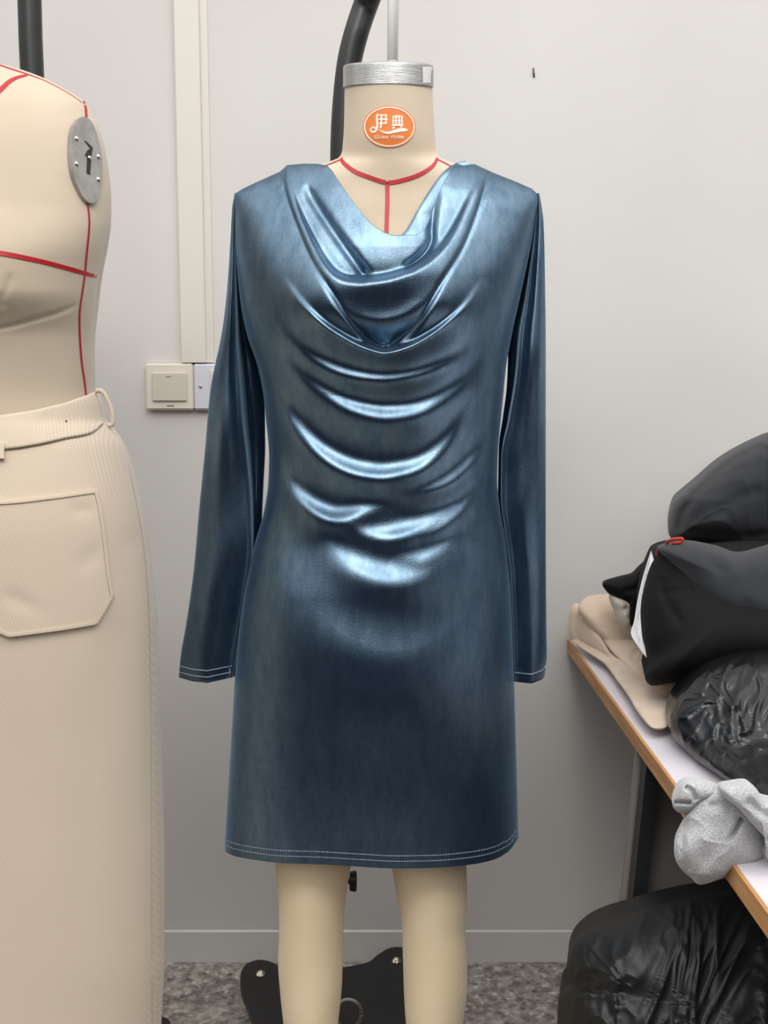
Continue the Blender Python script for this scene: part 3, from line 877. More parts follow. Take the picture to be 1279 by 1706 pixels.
# sleeves
def sleeve(side):
    if side < 0:
        xo = spl([(322, 391), (345, 387), (400, 384), (450, 381), (500, 377), (550, 371), (650, 352), (750, 343), (850, 333), (950, 324), (1050, 310), (1100, 302), (1136, 299)])
        xc = spl([(322, 393), (400, 392), (500, 393), (560, 394), (620, 398), (700, 404), (760, 411), (830, 417), (900, 419), (1000, 408), (1060, 398), (1136, 386)])
        xi = spl([(322, 396), (400, 398), (500, 408), (560, 420), (600, 431), (640, 437), (690, 441), (740, 441), (800, 438), (900, 432), (1000, 420), (1136, 398)])
    else:
        xo = spl([(322, 898), (345, 902), (370, 905), (450, 907), (600, 908), (900, 908), (1050, 909), (1100, 910), (1136, 906)])
        xc = spl([(322, 896), (400, 889), (500, 876), (560, 866), (620, 861), (700, 848), (760, 836), (830, 835), (880, 842), (960, 852), (1136, 859)])
        xi = spl([(322, 894), (400, 884), (500, 862), (560, 848), (640, 845), (700, 838), (740, 833), (800, 832), (850, 831), (900, 835), (1000, 840), (1136, 850)])
    df = spl([(322, .004), (400, .012), (500, .026), (600, .036), (750, .040), (1000, .038), (1136, .036)])
    dc = spl([(322, .002), (400, .006), (500, .016), (600, .026), (750, .030), (1000, .028), (1136, .022)])
    di = spl([(322, .004), (500, .03), (600, .040), (1136, .03)])
    db_ = spl([(322, .008), (400, .035), (600, .055), (1136, .045)])
    Y0 = spl([(322, .0), (500, .006), (700, .016), (1136, .02)])
    hemy = lambda f: 1136 - 8 * f if side < 0 else 1138 - 4 * abs(f)
    rows = []
    for k in range(200):
        tt = k / 199
        row = []
        ctrl = []
        y_ = 322 + tt * 814
        O = (xo(y_), Y0(y_)); C_ = (xc(y_), Y0(y_) - dc(y_)); I = (xi(y_), Y0(y_) + di(y_)); Bk = ((xo(y_) * .55 + xi(y_) * .45), Y0(y_) + db_(y_))
        F1 = (O[0] * .86 + C_[0] * .14, Y0(y_) - df(y_) * .7); Fm = (O[0] * .5 + C_[0] * .5, Y0(y_) - df(y_)); F3 = (O[0] * .12 + C_[0] * .88, Y0(y_) - max(dc(y_) * 1.03, 0))
        IC = (C_[0] * .72 + I[0] * .28, Y0(y_) + di(y_) * 1.0)
        ctrl = np.array([O, F1, Fm, F3, C_, IC, I, Bk], float)
        c_ = curve(ctrl, 72, closed=True)
        # subtle cloth wrinkle
        wr = 0.0
        px_ = c_[:, 0]
        py_ = y_ + (hemcurve(side, px_, y_) if tt > 0.8 else 0) * ((tt - 0.8) / 0.2 if tt > 0.8 else 0)
        Yv = c_[:, 1] + 0.0025 * np.sin(y_ / 38.0 + px_ * 0.03) * np.clip((y_ - 380) / 200, 0, 1) * (1 if side < 0 else 0.8)
        rows.append(P(px_, py_, Yv))
    A = np.array(rows)
    # turn the hem inward
    inn = A[-1] * 0.94 + A[-1].mean(0) * 0.06; inn2 = inn.copy(); inn2[:, 2] += 0.02
    A = np.concatenate([A, inn[None], inn2[None]], 0)
    o = grid('sleeve', A, M_velvet, dress, cv=True, cap0=True)
    # two rows of stitches near the cuff
    rowi = 200 - 4
    V, F_ = [], []
    for ri in (194, 196.6) if side < 0 else (195.2,):
        i0 = int(ri); f_ = ri - i0
        ring = A[i0] * (1 - f_) + A[min(i0 + 1, 199)] * f_
        cen = ring.mean(0)
        seg_ = ring[:33] if side < 0 else ring[:44]
        cc = curve(seg_, 150)
        for k in range(0, 148, 3):
            p, q = cc[k], cc[k + 2]
            nrm = np.array([0, -1.0, 0]) if abs(p[1] - q[1]) < abs(p[0] - q[0]) * 2 else np.array([np.sign(p[0] - cen[0]), 0, 0])
            up = np.array([0, 0, 0.0005])
            b0 = len(V)
            for e_ in (p, q):
                for u_, v_ in ((-1, 0.2), (1, 0.2), (1, 1.0), (-1, 1.0)):
                    V.append(e_ + up * u_ + nrm * 0.0008 * v_)
            F_ += [(b0, b0 + 1, b0 + 2, b0 + 3), (b0 + 7, b0 + 6, b0 + 5, b0 + 4)] + [(b0 + i, b0 + (i + 1) % 4, b0 + 4 + (i + 1) % 4, b0 + 4 + i) for i in range(4)]
    mesh('cuff_stitching', V, F_, M_stitch, o, smooth=False)
    return o


def hemcurve(side, px, y_):
    if side < 0:
        return np.interp(px, [299, 320, 345, 385, 400], [-7, -1, 2, -7, -12])
    return np.interp(px, [850, 859, 885, 903, 910], [-2, 0, 3, -4, -14])


sleeve(-1); sleeve(1)

# hem stitching, two rows of short pale stitches
lst = []
for off, seed in ((21, 1), (12, 2)):
    x = 378.0
    while x < 861:
        y0 = float(hem(x)) - off * (1.0 if x < 840 else 0.9); y1 = float(hem(x + 3)) - off * (1.0 if x < 840 else 0.9)
        lst.append(([(x, y0), (x + 3.2, y1)], 1.0))
        x += 4.6
# stitches on a cheap copy of the hem surface
hs_px = np.linspace(376, 862, 300)


def hem_surf(px, py, off=0.0):
    return dress_front(np.atleast_1d(px), np.atleast_1d(py), off)


ribbons('hem_stitching', hem_surf, lst, M_stitch, dress, off=0.0009, n=2)

# ------------------------------------------------------------------ second dress form, left
f2 = root('dress_form', (P(-75, 700, 0)[0], 0, 0), 'bare linen dress form at the left edge, red taped, steel shoulder plate showing', 'dress form')
G = Loft(xl=[(60, -140), (100, -150), (106, -190), (118, -225), (140, -270), (170, -300), (250, -320), (400, -312), (500, -300), (620, -285), (760, -290), (900, -330)],
         xr=[(60, -10), (96, -8), (104, -2), (111, 20), (118, 42), (130, 73), (145, 102), (158, 124), (172, 142), (190, 153), (215, 164), (250, 173), (290, 179), (330, 182), (365, 181), (400, 176), (440, 168), (470, 163), (520, 158), (580, 154), (655, 156), (720, 176), (900, 230)],
         d=[(60, .06), (104, .06), (150, .085), (220, .115), (330, .14), (430, .165), (480, .165), (560, .135), (650, .125), (900, .14)], Y0=0.0)


def g_disp(px, py):
    D = 0.005 * np.exp(-(((px + 5) / 75) ** 2 + ((py - 455) / 60) ** 2))
    D -= valley(px, py, [(-60, 552), (0, 547), (60, 532), (105, 518), (134, 503)], 3, .0022, 0, .2)
    D -= valley(px, py, [(20, 450), (12, 480), (2, 500), (8, 518)], 4, .002, .2, .2)
    return D


G.build('torso', 60, 900, 300, 160, M_linen2, f2, disp=g_disp)
def GS(px, py, off=0.0):
    px = np.asarray(px, float); py = np.asarray(py, float)
    return P(px, py, G.Y(px, py) - g_disp(np.atleast_1d(px), np.atleast_1d(py)).reshape(np.shape(px)) - off)
ribbons('bust_tape', GS, [([(-80, 425), (-30, 419), (0, 421.5), (40, 429), (80, 438), (120, 449), (161, 461)], [7, 8, 8, 7.5, 7, 7, 6])], M_red, f2, off=0.001)
ribbons('side_tape', GS, [([(146, 338), (149, 365), (148, 390), (144, 430), (142, 455), (137, 490), (133, 520), (133, 555), (136, 600), (141, 635), (144, 662)], [2.5, 3, 3.2, 3.5, 3.2, 3, 3.2, 3.5, 3.2, 3])], M_red, f2, off=0.001)
ribbons('armhole_tape', GS, [([(139.5, 168), (143, 180), (144, 197)], [3, 4, 4.5])], M_red, f2, off=0.0016)
ribbons('neck_tape', GS, [([(-30, 170), (-8, 156), (4, 146), (15, 136), (28, 129), (46, 124.5)], [7, 7.5, 7.5, 7, 5, 3])], M_red, f2, off=0.0014)
ribbons('shoulder_tape', GS, [([(-4, 107), (20, 115), (46, 123.5), (72, 133), (100, 147), (122, 160), (137, 171)], [2.2, 2.2, 2.0, 1.2, 1.0, 1.0, 1.0])], M_red, f2, off=0.0012)
# steel shoulder plate
pc = GS(146, 270, 0.004).reshape(3)
e_ = 3.0
dx = (GS(146 + e_, 270) - GS(146 - e_, 270)).reshape(3); dy_ = (GS(146, 300) - GS(146, 240)).reshape(3)
nrm = np.cross(dy_, dx); nrm /= np.linalg.norm(nrm)
if nrm[1] > 0: nrm = -nrm
outl = curve([(139, 194.5), (130, 199), (122, 215), (119, 240), (119.5, 268), (124, 295), (133, 318), (143, 333), (152, 338.5), (161, 334), (167.5, 318), (170.5, 295), (170.5, 272), (167, 245), (160, 218), (150, 200)], 90, closed=True)
ring = np.array([Pn(x, y, pc, nrm) for x, y in outl])
plate = prism('shoulder_plate', ring, -nrm * 0.007, M_steel, f2)
for x, y in [(128, 231), (128, 273), (164.5, 261), (164.3, 299)]:
    disc('screw', Pn(x, y, pc, nrm), nrm, 0.0034, 0.0006, M_chrome, plate, dome=0.0012, seg=16)
pc2 = pc + nrm * 0.0006
slot = [(141, 235), (142.5, 234.5), (154, 245), (154.5, 248), (152, 262), (151.5, 272), (150.5, 291), (144.5, 288), (145.5, 262), (142, 258), (146, 250), (151, 247.5)]
prism('key_slot', [Pn(x, y, pc2, nrm) for x, y in slot], -nrm * 0.001, M_dark, plate)
disc('latch', Pn(149, 263, pc2, nrm), nrm, 0.0028, 0.001, M_chrome, plate, dome=0.001, seg=14)
# support rod inside the trousers, down to the stand
st2 = root('display_stand', (P(52, 60, 0.17)[0], 0.17, 0), 'black upright stand pole behind the left dress form', 'stand')
tp2, bt2 = P(47, -120, 0.17), P(57, 200, 0.17)
tube('pole', [(bt2[0] + .012, 0.17, 0.05), (bt2[0] + .006, 0.17, 0.7), bt2, P(50, 30, 0.17), tp2], 0.0165, M_black, st2, n=60, seg=26)
q = Pz(268, 1708, 0.057)
BASE_LOBES = [(q[0] - 0.012 - bt2[0], q[1] - 0.17, 0.028, 0.028), (-0.15, 0.22, 0.03, 0.03), (-0.17, -0.26, 0.03, 0.03)]
stand_base(st2, bt2[0], 0.17)

# ------------------------------------------------------------------ beige trousers on it
tr = root('trousers', (P(-75, 1400, 0)[0], 0, 0.02), 'pale beige ribbed wide-leg trousers with patch pocket, on the left dress form', 'trousers')
K = Loft(xl=[(655, -300), (720, -320), (900, -390), (1200, -420), (1500, -425), (1900, -430)],
         xr=[(655, 160), (672, 166), (700, 172), (712, 183), (740, 203), (770, 214), (800, 223), (840, 233), (880, 241), (940, 250), (1000, 257), (1060, 261), (1150, 264), (1250, 267), (1350, 270), (1450, 272), (1600, 272), (1706, 267), (1900, 262)],
         d=[(655, .132), (720, .15), (900, .175), (1200, .18), (1900, .18)], Y0=0.0)
wtop = lambda x: np.interp(x, [-300, -100, 0, 60, 110, 150, 162], [700, 697, 692, 683, 671, 657, 650])


def k_disp(px, py):
    D = np.zeros(px.shape)
    for pts, w, A in [([(215, 760), (205, 900), (222, 1100), (228, 1400), (225, 1700)], 14, .004), ([(120, 1060), (140, 1300), (135, 1700)], 22, .004),
                      ([(190, 1000), (185, 1100), (200, 1300)], 14, .004), ([(20, 1080), (40, 1300), (60, 1500)], 22, .003),
                      ([(-10, 985), (30, 1000), (90, 1035)], 8, .0025), ([(120, 960), (150, 930), (175, 900)], 8, .0022), ([(100, 855), (140, 850), (165, 858)], 6, .002),
                      ([(70, 740), (110, 712), (150, 700)], 10, .0022), ([(40, 720), (80, 700), (110, 690)], 7, .0018),
                      ([(247, 960), (246, 1200), (250, 1600)], 4, .0025), ([(200, 930), (225, 900), (235, 870)], 8, .002)]:
        D -= valley(px, py, pts, w * 1.4, A * .7, .45, .45)
    return D


nb, mb = 330, 200
a = np.linspace(math.pi, 0, mb)[None]
tt = np.linspace(0, 1, nb)[:, None]
pyk = 700 + 0 * a * tt
for _ in range(5):
    l, r_ = K.xl(pyk), K.xr(pyk)
    pxk = (l + r_) / 2 + (r_ - l) / 2 * np.cos(a)
    yt = wtop(pxk[0])[None]
    pyk = yt + (1880 - yt) * tt
Yk = -K.d(pyk) * np.sin(a) - k_disp(pxk, pyk)
Fk = P(pxk, pyk, Yk)
LK, RK = Fk[:, 0:1], Fk[:, -1:]
ab = np.linspace(0, math.pi, mb)[None, 1:-1, None]
Bk = (LK + RK) / 2 + (RK - LK) / 2 * np.cos(ab)
Bk[..., 1] = K.d(pyk[:, :1]) * np.sin(ab[..., 0])
Ak = np.concatenate([Fk, Bk], 1)
inr = Ak[0] * 0.985 + Ak[0].mean(0) * 0.015; inr2 = inr.copy(); inr2[:, 2] -= 0.03
grid('trouser_leg', np.concatenate([inr2[None], inr[None], Ak], 0), M_cord, tr, cv=True)


def KS(px, py, off=0.0):
    px = np.atleast_1d(np.asarray(px, float)); py = np.atleast_1d(np.asarray(py, float))
    return P(px, py, K.Y(px, py) - k_disp(px, py) - off)


# waistband: raised band with a seam below
def strip(name, surf, top, botm, off, mat_, parent, m_=60):
    A_ = curve(top, m_); B_ = curve(botm, m_)
    rows = [surf(A_[:, 0], A_[:, 1], 0.0)]
    for f in np.linspace(0, 1, 14):
        q = A_ * (1 - f) + B_ * f
        rows.append(surf(q[:, 0], q[:, 1], off))
    rows.append(surf(B_[:, 0], B_[:, 1], -0.001))
    return grid(name, np.array(rows), mat_, parent)


strip('waistband', KS, [(-200, 699), (-100, 697), (0, 691.5), (60, 682.5), (110, 670.5), (150, 656.5), (161, 651)],
      [(-200, 752), (-100, 752), (0, 749), (60, 741), (110, 730), (150, 722), (172, 706)], 0.003, M_cord, tr)
ribbons('waist_seam', KS, [([(-120, 753), (0, 750), (60, 742), (110, 731), (150, 723), (172, 707)], 2.0)], M_seam, tr, off=0.0012)
# patch pocket
pk = np.array([(-120, 838), (0, 838), (80, 830), (160, 819), (167, 850), (174, 900), (181, 960), (187, 992), (174, 1015), (160, 1038), (100, 1048), (15, 1059), (-10, 1048), (-110, 1040)], float)
ringp = []
for i in range(len(pk)):
    p, q = pk[i], pk[(i + 1) % len(pk)]
    for f in np.linspace(0, 1, 9)[:-1]: ringp.append(p * (1 - f) + q * f)
pocket = patch('patch_pocket', KS, ringp, M_cord, tr, 0.0045, rings=30)
ribbons('pocket_edge', KS, [([(160, 819), (167, 850), (174, 900), (181, 960), (187, 992)], 5), ([(187, 992), (174, 1015), (160, 1038)], 5), ([(160, 1038), (100, 1048), (15, 1059)], 5), ([(15, 1059), (-10, 1048)], 5),
                            ([(-120, 838), (0, 838), (80, 830), (160, 819)], 4)], M_cord, pocket, off=0.0062)
ribbons('side_seam', KS, [([(214, 775), (226, 830), (238, 900), (246, 980), (250, 1080), (252, 1300), (254, 1706)], 1.3)], M_linen2, tr, off=0.0008)
# belt loops
lp = [P(x, y, -0.02 + yy_) for x, y, yy_ in [(160, 651, 0), (170, 652, 0), (180, 668, 0), (187, 690, 0), (187, 706, 0), (180, 709, 0)]]
tube('belt_loop', lp, [0.0035, 0.003, 0.003, 0.0035], M_cord, tr, n=30, seg=10)
ribbons('belt_loop', KS, [([(1, 738), (1, 752), (1, 764)], 12)], M_cord, tr, off=0.007)
disc('rivet', KS(110, 702, 0.003)[0], (0.3, -1, 0), 0.0014, 0.0008, M_dark, tr, seg=14)

# ------------------------------------------------------------------ bench table, right
YT_ = YW - 0.001
zt = float(P(945, 1066, YT_)[2])
A0 = P(945, 1066, YT_); A1 = Pz(1279, 1524, zt)
dirv = (A1 - A0) / np.linalg.norm(A1 - A0)
A2 = A0 + dirv * 1.25
table = root('work_table', (0.9, 0.1, 0), 'low white-topped worktable with wood edge and black steel legs, against wall', 'table')
top = [A0 + np.array([0.004, 0, 0]), A2 + np.array([0.004, 0, 0]), np.array([1.7, A2[1], zt]), np.array([1.7, YW - .0008, zt])]
prism('tabletop', top, (0, 0, -0.021), M_lam, table)
band = [A0, A2, A2 + np.array([0.0045, 0, 0]), A0 + np.array([0.0045, 0, 0])]
prism('edge_band', [p + np.array([0, 0, 0.0006]) for p in band], (0, 0, -0.023), M_wood, table)
# leg set in from the edge
zu = zt - 0.021
lt0, lt1 = Pz(1080, 1264, zu), Pz(1100, 1264, zu)
YL = (lt0[1])
def atY(px, py, Y): return P(px, py, Y)
def ext(pt_, pb_, z):
    f = (z - pt_[2]) / (pb_[2] - pt_[2]); return pt_ + (pb_ - pt_) * f
a_t, a_b = atY(1078, 1264, YL + .012), atY(1051, 1520, YL + .012)
b_t, b_b = atY(1100, 1264, YL + .012), atY(1074, 1520, YL + .012)
legp = [ext(a_t, a_b, zu), ext(b_t, b_b, zu), ext(b_t, b_b, 0.0), ext(a_t, a_b, 0.0)]
prism('leg', legp, (0, 0.03, 0), M_legm, table)
sh = np.array([0.9, 0, 0])
pn = [ext(a_t, a_b, zu) + np.array([0.0, .04, 0]), np.array([1.6, YL + .052, zu]), np.array([1.6, YL + .052, 0.10]), ext(a_t, a_b, 0.10) + np.array([0.0, .04, 0])]
prism('back_panel', pn, (0, 0.012, 0), M_panel, table)
pe = [ext(a_t, a_b, zu) + np.array([-.005, .04, 0]), ext(a_t, a_b, zu) + np.array([0, .04, 0]), ext(a_t, a_b, 0.1) + np.array([0, .04, 0]), ext(a_t, a_b, 0.1) + np.array([-.005, .04, 0])]
prism('panel_edge', pe, (0, 0.012, 0), M_panel_e, table)
prism('leg', [(1.6, -0.55, zu), (1.63, -0.55, zu), (1.63, -0.55, 0), (1.6, -0.55, 0)], (0, 0.03, 0), M_legm, table)
prism('leg', [(A2[0] + .05, A2[1] + .03, zu), (A2[0] + .08, A2[1] + .03, zu), (A2[0] + .08, A2[1] + .03, 0), (A2[0] + .05, A2[1] + .03, 0)], (0, 0.03, 0), M_legm, table)


def pillow(name, outline, Yf, T1, T2, material, parent=None, folds=(), valleys=(), k=0.5, namp=0.0, nscale=8.0, rings=46, around=200, zmin=None, closed=True, center=None, thick_pow=3.0, ramp=0.0, rscale=16.0, rdir=(1, 1, 1)):
    """soft lump: outline in photo pixels, Yf(px,py) = plane of its rim; T1/T2 bulge to front/back"""
    ring = curve(outline, around, closed=True)
    c = ring.mean(0) if center is None else np.array(center, float)
    rr = np.concatenate([np.linspace(0.0, 0.8, int(rings * .6)), 1 - 0.2 * (1 - np.linspace(0, 1, int(rings * .4) + 1)[1:]) ** 2])
    px = c[0] + (ring[None, :, 0] - c[0]) * rr[:, None]
    py = c[1] + (ring[None, :, 1] - c[1]) * rr[:, None]
    prof = np.sqrt(np.maximum(0, 1 - rr[:, None] ** thick_pow))
    D = np.zeros(px.shape)
    for f in folds: D += fold(px, py, *f)
    for v in valleys: D -= valley(px, py, *v)
    if namp:
        W = P(px, py, 0.0)
        N_ = np.array([[noise.noise(Vector(W[i, j] * nscale)) + 0.5 * noise.noise(Vector(W[i, j] * nscale * 2.3)) for j in range(px.shape[1])] for i in range(px.shape[0])])
        D += namp * N_
    if ramp:
        W = P(px, py, 0.0) * np.array(rdir) * rscale
        Nr = np.zeros(px.shape)
        for i in range(px.shape[0]):
            for j in range(px.shape[1]):
                v = Vector(W[i, j]); wv_ = noise.noise(v * 0.5) * 1.2
                v = v + Vector((wv_, 0, wv_))
                Nr[i, j] = (1 - 2 * abs(noise.noise(v))) ** 3 + 0.5 * (1 - 2 * abs(noise.noise(v * 2.1))) ** 3
        D += ramp * Nr
    Y = Yf(px, py) - T1 * prof - D * np.minimum(1, prof * 2)
    Fp = P(px, py, Y)
    rim = Fp[-1]
    cw = rim.mean(0)
    back = []
    for q in np.linspace(1, 0, 14)[1:]:
        r_ = cw + (rim - cw) * q
        r_[:, 1] = rim[:, 1] * q + cw[1] * (1 - q) + T2 * math.sqrt(1 - q * q)
        back.append(r_)
    A = np.concatenate([Fp[1:], np.array(back)[:-1]], 0)
    if zmin is not None: A[..., 2] = np.maximum(A[..., 2], zmin)
    A[..., 1] = np.minimum(A[..., 1], YW - 0.003)
    return grid(name, A, material, parent, cv=True, cap0=True, cap1=True)


ztt = zt + 0.001
def onT(px, py): return float(Pz(px, py, zt)[1])
# rim plane that goes from the wall to the viewer with photo row
yA = onT(1000, 1140)
def slope(y0, Y0, y1, Y1): return lambda px, py: np.interp(py, [y0, y1], [Y0, Y1])

bf = root('folded_fabric', (P(1040, 1100, .35)[0], 0.35, zt), 'folded beige jersey fabric lying along the table edge under black clothes', 'fabric')
pillow('lower_fold', [(948, 1022), (956, 1006), (975, 1012), (1000, 1050), (1040, 1092), (1085, 1128), (1122, 1136), (1134, 1160), (1122, 1190), (1108, 1213), (1086, 1213), (1064, 1190), (1046, 1160), (1026, 1132), (1008, 1108), (985, 1092), (962, 1076), (948, 1058)],
       lambda px, py: np.interp(py, [1000, 1066, 1100, 1140, 1180, 1213], [.52, .51, .375, .22, .09, .0]), .03, .05, M_bfab, bf, valleys=[([(965, 1030), (985, 1056), (1020, 1094), (1060, 1130), (1090, 1150)], 4, .006, .1, .2), ([(1085, 1207), (1095, 1206), (1106, 1208)], 2, .004, .2, .2)], namp=.003, zmin=ztt)
pillow('upper_fold', [(963, 1012), (976, 995), (1000, 990), (1035, 992), (1052, 1010), (1068, 1060), (1088, 1095), (1104, 1130), (1110, 1146), (1096, 1150), (1078, 1140), (1052, 1118), (1022, 1090), (998, 1062), (975, 1036)],
       lambda px, py: np.interp(py, [985, 1066, 1150], [.50, .44, .20]), .038, .05, M_bfab, bf, valleys=[([(1050, 1100), (1060, 1085), (1085, 1078)], 3.5, .008, .2, .1)], namp=.003, zmin=ztt)
pillow('rolled_end', [(1085, 1128), (1105, 1118), (1124, 1130), (1136, 1152), (1130, 1162), (1118, 1160), (1110, 1170), (1100, 1162), (1092, 1148)],
       lambda px, py: .15 + 0 * px, .022, .04, M_bfab, bf, valleys=[([(1112, 1168), (1116, 1163), (1128, 1160)], 2, .005, .1, .1)], rings=26, around=80, zmin=ztt)
tag(pillow('crumpled_cloth', [(1014, 992), (1030, 984), (1052, 998), (1066, 996), (1068, 1012), (1056, 1022), (1050, 1042), (1042, 1048), (1030, 1040), (1022, 1018)],
           lambda px, py: .37 + 0 * px, .03, .03, M_ivory, None, valleys=[([(1038, 1010), (1048, 1020), (1050, 1035)], 3, .008, .2, .2)], namp=.008, nscale=30, rings=26, around=90, zmin=ztt),
    'small crumpled ivory cloth wedged between the beige fabric and the paper slip', 'cloth')
tag(pillow('dark_cloth', [(1004, 971), (1030, 962), (1056, 955), (1072, 940), (1088, 928), (1104, 930), (1108, 980), (1104, 1045), (1070, 1058), (1050, 1040), (1046, 1008), (1030, 1000), (1018, 992), (1009, 984)],
           lambda px, py: .36 + 0 * px, .03, .05, M_blk, None, valleys=[([(1035, 985), (1060, 980), (1085, 950)], 4, .004, .2, .2)], namp=.003, rings=30, around=110, zmin=ztt),
    'black brown cloth with a squared corner poking out left of the paper slip', 'cloth')
# charcoal sweatshirt on top of the pile
sw = tag(pillow('sweatshirt', [(1450, 700), (1360, 705), (1300, 714), (1275, 723), (1238, 741), (1200, 765), (1162, 798), (1138, 818), (1122, 834), (1114, 862), (1114, 890), (1130, 904), (1170, 912), (1230, 925), (1300, 940), (1450, 940), (1480, 820)],
                lambda px, py: .40 + 0 * px, .16, .12, M_char, None, center=(1290, 840),
                valleys=[([(1279, 738), (1225, 765), (1175, 805), (1140, 850), (1128, 890)], 6, .007, .1, .1), ([(1120, 880), (1170, 888), (1230, 892), (1290, 888)], 5, .007, .2, .1), ([(1275, 740), (1276, 800), (1278, 890)], 2, .002, .1, .1),
                         ([(1160, 835), (1210, 790), (1250, 775)], 7, .004, .2, .2), ([(1180, 860), (1230, 830), (1279, 812)], 8, .004, .2, .2)], namp=.008, nscale=7, ramp=.005, rscale=10, rings=60, around=200),
         'charcoal grey sweatshirt heaped on top of the clothes pile', 'sweatshirt')
# black garment below
bg = root('black_garment', (P(1200, 1000, .1)[0], 0.15, zt), 'black jersey garment with red cord, in the middle of the clothes pile', 'garment')
pillow('body', [(1096, 908), (1130, 900), (1180, 905), (1240, 900), (1330, 900), (1450, 905), (1480, 1000), (1440, 1110), (1330, 1120), (1240, 1118), (1190, 1124), (1150, 1134), (1115, 1138), (1086, 1142), (1074, 1128), (1080, 1100), (1068, 1062), (1064, 1010), (1072, 960), (1084, 925)],
       lambda px, py: .27 - (py - 900) * .0006, .14, .16, M_blk, bg, center=(1230, 1010),
       valleys=[([(1100, 955), (1110, 1000), (1140, 1050)], 6, .005, .2, .2), ([(1090, 990), (1130, 985), (1160, 980)], 5, .004, .2, .2)], folds=[([(1074, 1130), (1120, 1128), (1180, 1110), (1250, 1090)], 4, .004, 20, .2, .2)], namp=.004, rings=60, around=220, zmin=ztt)
pillow('sleeve', [(1094, 912), (1112, 904), (1145, 900), (1190, 908), (1230, 918), (1300, 905), (1420, 905), (1440, 1000), (1400, 1070), (1310, 1070), (1260, 1058), (1222, 1046), (1186, 1028), (1156, 1004), (1134, 975), (1120, 948), (1108, 930)],
       lambda px, py: .20 - (py - 900) * .0004, .10, .08, M_char, bg, center=(1240, 975),
       valleys=[([(1170, 905), (1185, 935), (1215, 960)], 8, .005, .2, .2), ([(1230, 1000), (1260, 1020), (1300, 1030)], 9, .004, .2, .2)], namp=.004, rings=50, around=200, zmin=ztt)
cp = [P(x, y, y_) for x, y, y_ in [(1110, 905, .165), (1118, 899, .155), (1134, 897, .15), (1137, 900, .15), (1132, 904, .152), (1120, 905, .158)]]
tube('red_cord', cp, 0.0022, M_redcord, bg, n=40, seg=8)
pillow('red_lining', [(1093, 918), (1099, 916), (1102, 928), (1108, 940), (1098, 942), (1092, 932)], lambda px, py: .205 + 0 * px, .012, .02, mat('dark_red_lining', srgb(92, 26, 26), .8), bg, rings=12, around=40)
tube('red_cord', [P(1275, 988, 0.09), P(1277, 992, 0.075), P(1283, 996, 0.075)], 0.004, M_redcord, bg, n=12, seg=10)
# paper slip
slip = root('paper_slip', (P(1070, 1010, .2)[0], 0.2, zt), 'narrow white handwritten paper slip standing against the black garment', 'paper')
Lc = curve([(1084, 918), (1077, 940), (1068, 972), (1061, 1005), (1056, 1035), (1051, 1056), (1062, 1076), (1075, 1094)], 60)
Rc = curve([(1085, 918), (1089, 938), (1084, 968), (1076, 998), (1070, 1028), (1069, 1052), (1074, 1078), (1077, 1096)], 60)
rows = []
YP = lambda q: 0.205 - (q[:, 1] - 918) * .0004
for f in np.linspace(0, 1, 8):
    q = Lc * (1 - f) + Rc * f
    rows.append(P(q[:, 0], q[:, 1], YP(q) + 0.004 * math.sin(f * 3.1)))
rb_ = [r.copy() + np.array([0, .0004, 0]) for r in rows[::-1]]
grid('sheet', np.array(rows + rb_), M_paper, slip, cu=True)
lst = []
random.seed(3)
for f0, (i0, i1) in ((.45, (14, 22)), (.5, (28, 48))):
    i = i0
    while i < i1:
        f1 = f0 + random.uniform(-.12, .12); f2_ = f0 + random.uniform(-.12, .2)
        p = Lc[i] * (1 - f1) + Rc[i] * f1; q = Lc[i + 1] * (1 - f2_) + Rc[i + 1] * f2_
        lst.append(([tuple(p), tuple(q)], 0.45)); i += 1
ribbons('handwriting', lambda px, py, off=0.0: P(px, py, 0.205 - (np.asarray(py) - 918) * .0004 - 0.001 - off), lst, M_grey_ink, slip, off=0.0003, n=2)
# black plastic bag on the table
random.seed(8)
bagf = [([(1115, 1200), (1150, 1225), (1180, 1262), (1215, 1300)], 6, .006, 10, .3, .3), ([(1125, 1165), (1150, 1200), (1175, 1240), (1190, 1280)], 5, .005, 9, .3, .3),
        ([(1170, 1145), (1178, 1125), (1195, 1110), (1220, 1095)], 3, .006, 9, .2, .2), ([(1208, 1150), (1212, 1128), (1225, 1110), (1250, 1098)], 3, .007, 10, .2, .2),
        ([(1180, 1135), (1172, 1150), (1170, 1160)], 3, .005, 8, .2, .2), ([(1222, 1235), (1215, 1200), (1222, 1165), (1245, 1130)], 4, .009, 12, .25, .25),
        ([(1240, 1245), (1236, 1215), (1246, 1180), (1262, 1150)], 4, .009, 12, .25, .25), ([(1260, 1085), (1250, 1140), (1240, 1200)], 3, .003, 10, .3, .3)]
BAGY = spl([(1080, .05), (1228, -.03), (1320, -.21), (1400, -.36)])
tag(pillow('plastic_bag', [(1112, 1205), (1116, 1180), (1128, 1155), (1150, 1128), (1175, 1106), (1205, 1093), (1245, 1084), (1300, 1082), (1420, 1090), (1500, 1180), (1480, 1320), (1380, 1400), (1290, 1370), (1240, 1322), (1195, 1292), (1160, 1268), (1135, 1245), (1120, 1228)],
           lambda px, py: BAGY(py), .10, .12, M_bag, None, folds=bagf, center=(1290, 1220), namp=.006, nscale=12, ramp=.006, rscale=24, rdir=(1.3, 1, .6), rings=70, around=260, zmin=ztt),
    'full shiny black plastic bag on the table in front of the clothes', 'plastic bag')
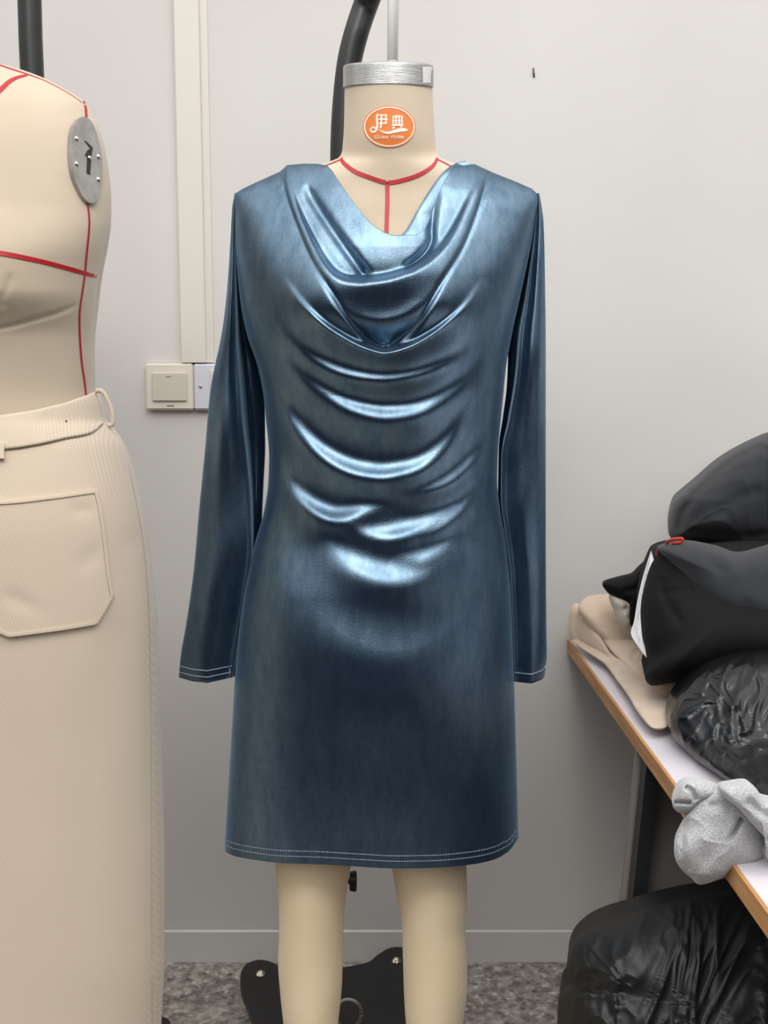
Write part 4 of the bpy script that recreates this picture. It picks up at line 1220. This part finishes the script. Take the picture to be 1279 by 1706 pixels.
# heather cloth hanging over the edge
hc = root('heather_cloth', (P(1200, 1390, -.35)[0], -.35, zt - .1), 'light heather grey jersey cloth draped over the table edge', 'cloth')
YH = lambda px, py: onT(1190, 1400) - .0 + 0 * px
yh = onT(1215, 1405)
pillow('draped_panel', [(1148, 1352), (1165, 1330), (1195, 1312), (1215, 1310), (1240, 1322), (1258, 1345), (1268, 1372), (1275, 1405), (1268, 1432), (1238, 1444), (1215, 1454), (1200, 1464), (1166, 1474), (1150, 1462), (1132, 1445), (1123, 1424), (1125, 1400), (1138, 1372)],
       lambda px, py: yh - .035 + 0 * px, .028, .035, M_heather, hc, center=(1200, 1400),
       valleys=[([(1208, 1408), (1222, 1388), (1232, 1368), (1236, 1362)], 3, .010, .4, .1), ([(1146, 1358), (1136, 1395), (1138, 1430), (1150, 1458)], 3.5, .007, .15, .15), ([(1175, 1345), (1200, 1342), (1225, 1352)], 5, .004, .2, .2)],
       namp=.007, nscale=14, ramp=.003, rscale=9, rings=60, around=200)
pillow('rolled_flap', [(1120, 1338), (1124, 1322), (1134, 1305), (1150, 1299), (1175, 1302), (1200, 1310), (1212, 1316), (1200, 1328), (1180, 1334), (1164, 1342), (1150, 1354), (1134, 1355), (1123, 1348)],
       lambda px, py: yh - .02 + 0 * px, .03, .03, M_heather, hc, valleys=[([(1140, 1310), (1152, 1318), (1160, 1335)], 3, .007, .1, .1), ([(1122, 1337), (1138, 1337), (1154, 1338)], 2.2, .009, .1, .2)], namp=.003, rings=34, around=120)
pillow('twisted_fold', [(1200, 1312), (1220, 1307), (1246, 1304), (1258, 1312), (1272, 1330), (1290, 1336), (1330, 1350), (1345, 1390), (1330, 1430), (1290, 1437), (1277, 1428), (1284, 1412), (1272, 1394), (1252, 1372), (1228, 1345), (1206, 1328)],
       lambda px, py: yh - .06 + 0 * px, .03, .05, M_heather, hc, valleys=[([(1275, 1395), (1285, 1400), (1300, 1400)], 3, .006, .1, .2), ([(1240, 1330), (1262, 1350), (1290, 1365)], 6, .005, .2, .2)], namp=.004, nscale=16, rings=44, around=160)
# large black bag under the table
bagf = []
for k in range(14):
    x = 1000 + k * 24 + random.uniform(-8, 8); y = 1530 - k * 2 + random.uniform(0, 30)
    bagf.append(([(x + 60, y - 20), (x + 20, y + 60), (x - 30, y + 150)], 9, .003, 18, .5, .5))
bagf += [([(958, 1572), (962, 1610), (958, 1660)], 4, .008, 14, .2, .3), ([(958, 1665), (990, 1640), (1030, 1625)], 4, .006, 12, .2, .3)]
tag(pillow('bin_bag', [(944, 1606), (948, 1585), (958, 1566), (978, 1548), (1010, 1533), (1050, 1521), (1100, 1506), (1150, 1494), (1210, 1484), (1300, 1476), (1420, 1490), (1500, 1600), (1480, 1800), (1350, 1860), (1100, 1862), (960, 1840), (932, 1760), (928, 1700), (932, 1655), (946, 1640)],
           lambda px, py: -.09 - (py - 1480) * .0003, .13, .12, M_bag2, None, folds=bagf, namp=.008, nscale=8, ramp=.007, rscale=15, rdir=(1.6, 1, .6), rings=80, around=280, zmin=0.001, center=(1180, 1680)),
    'large crinkled black bin bag slumped on the floor under the table', 'bin bag')
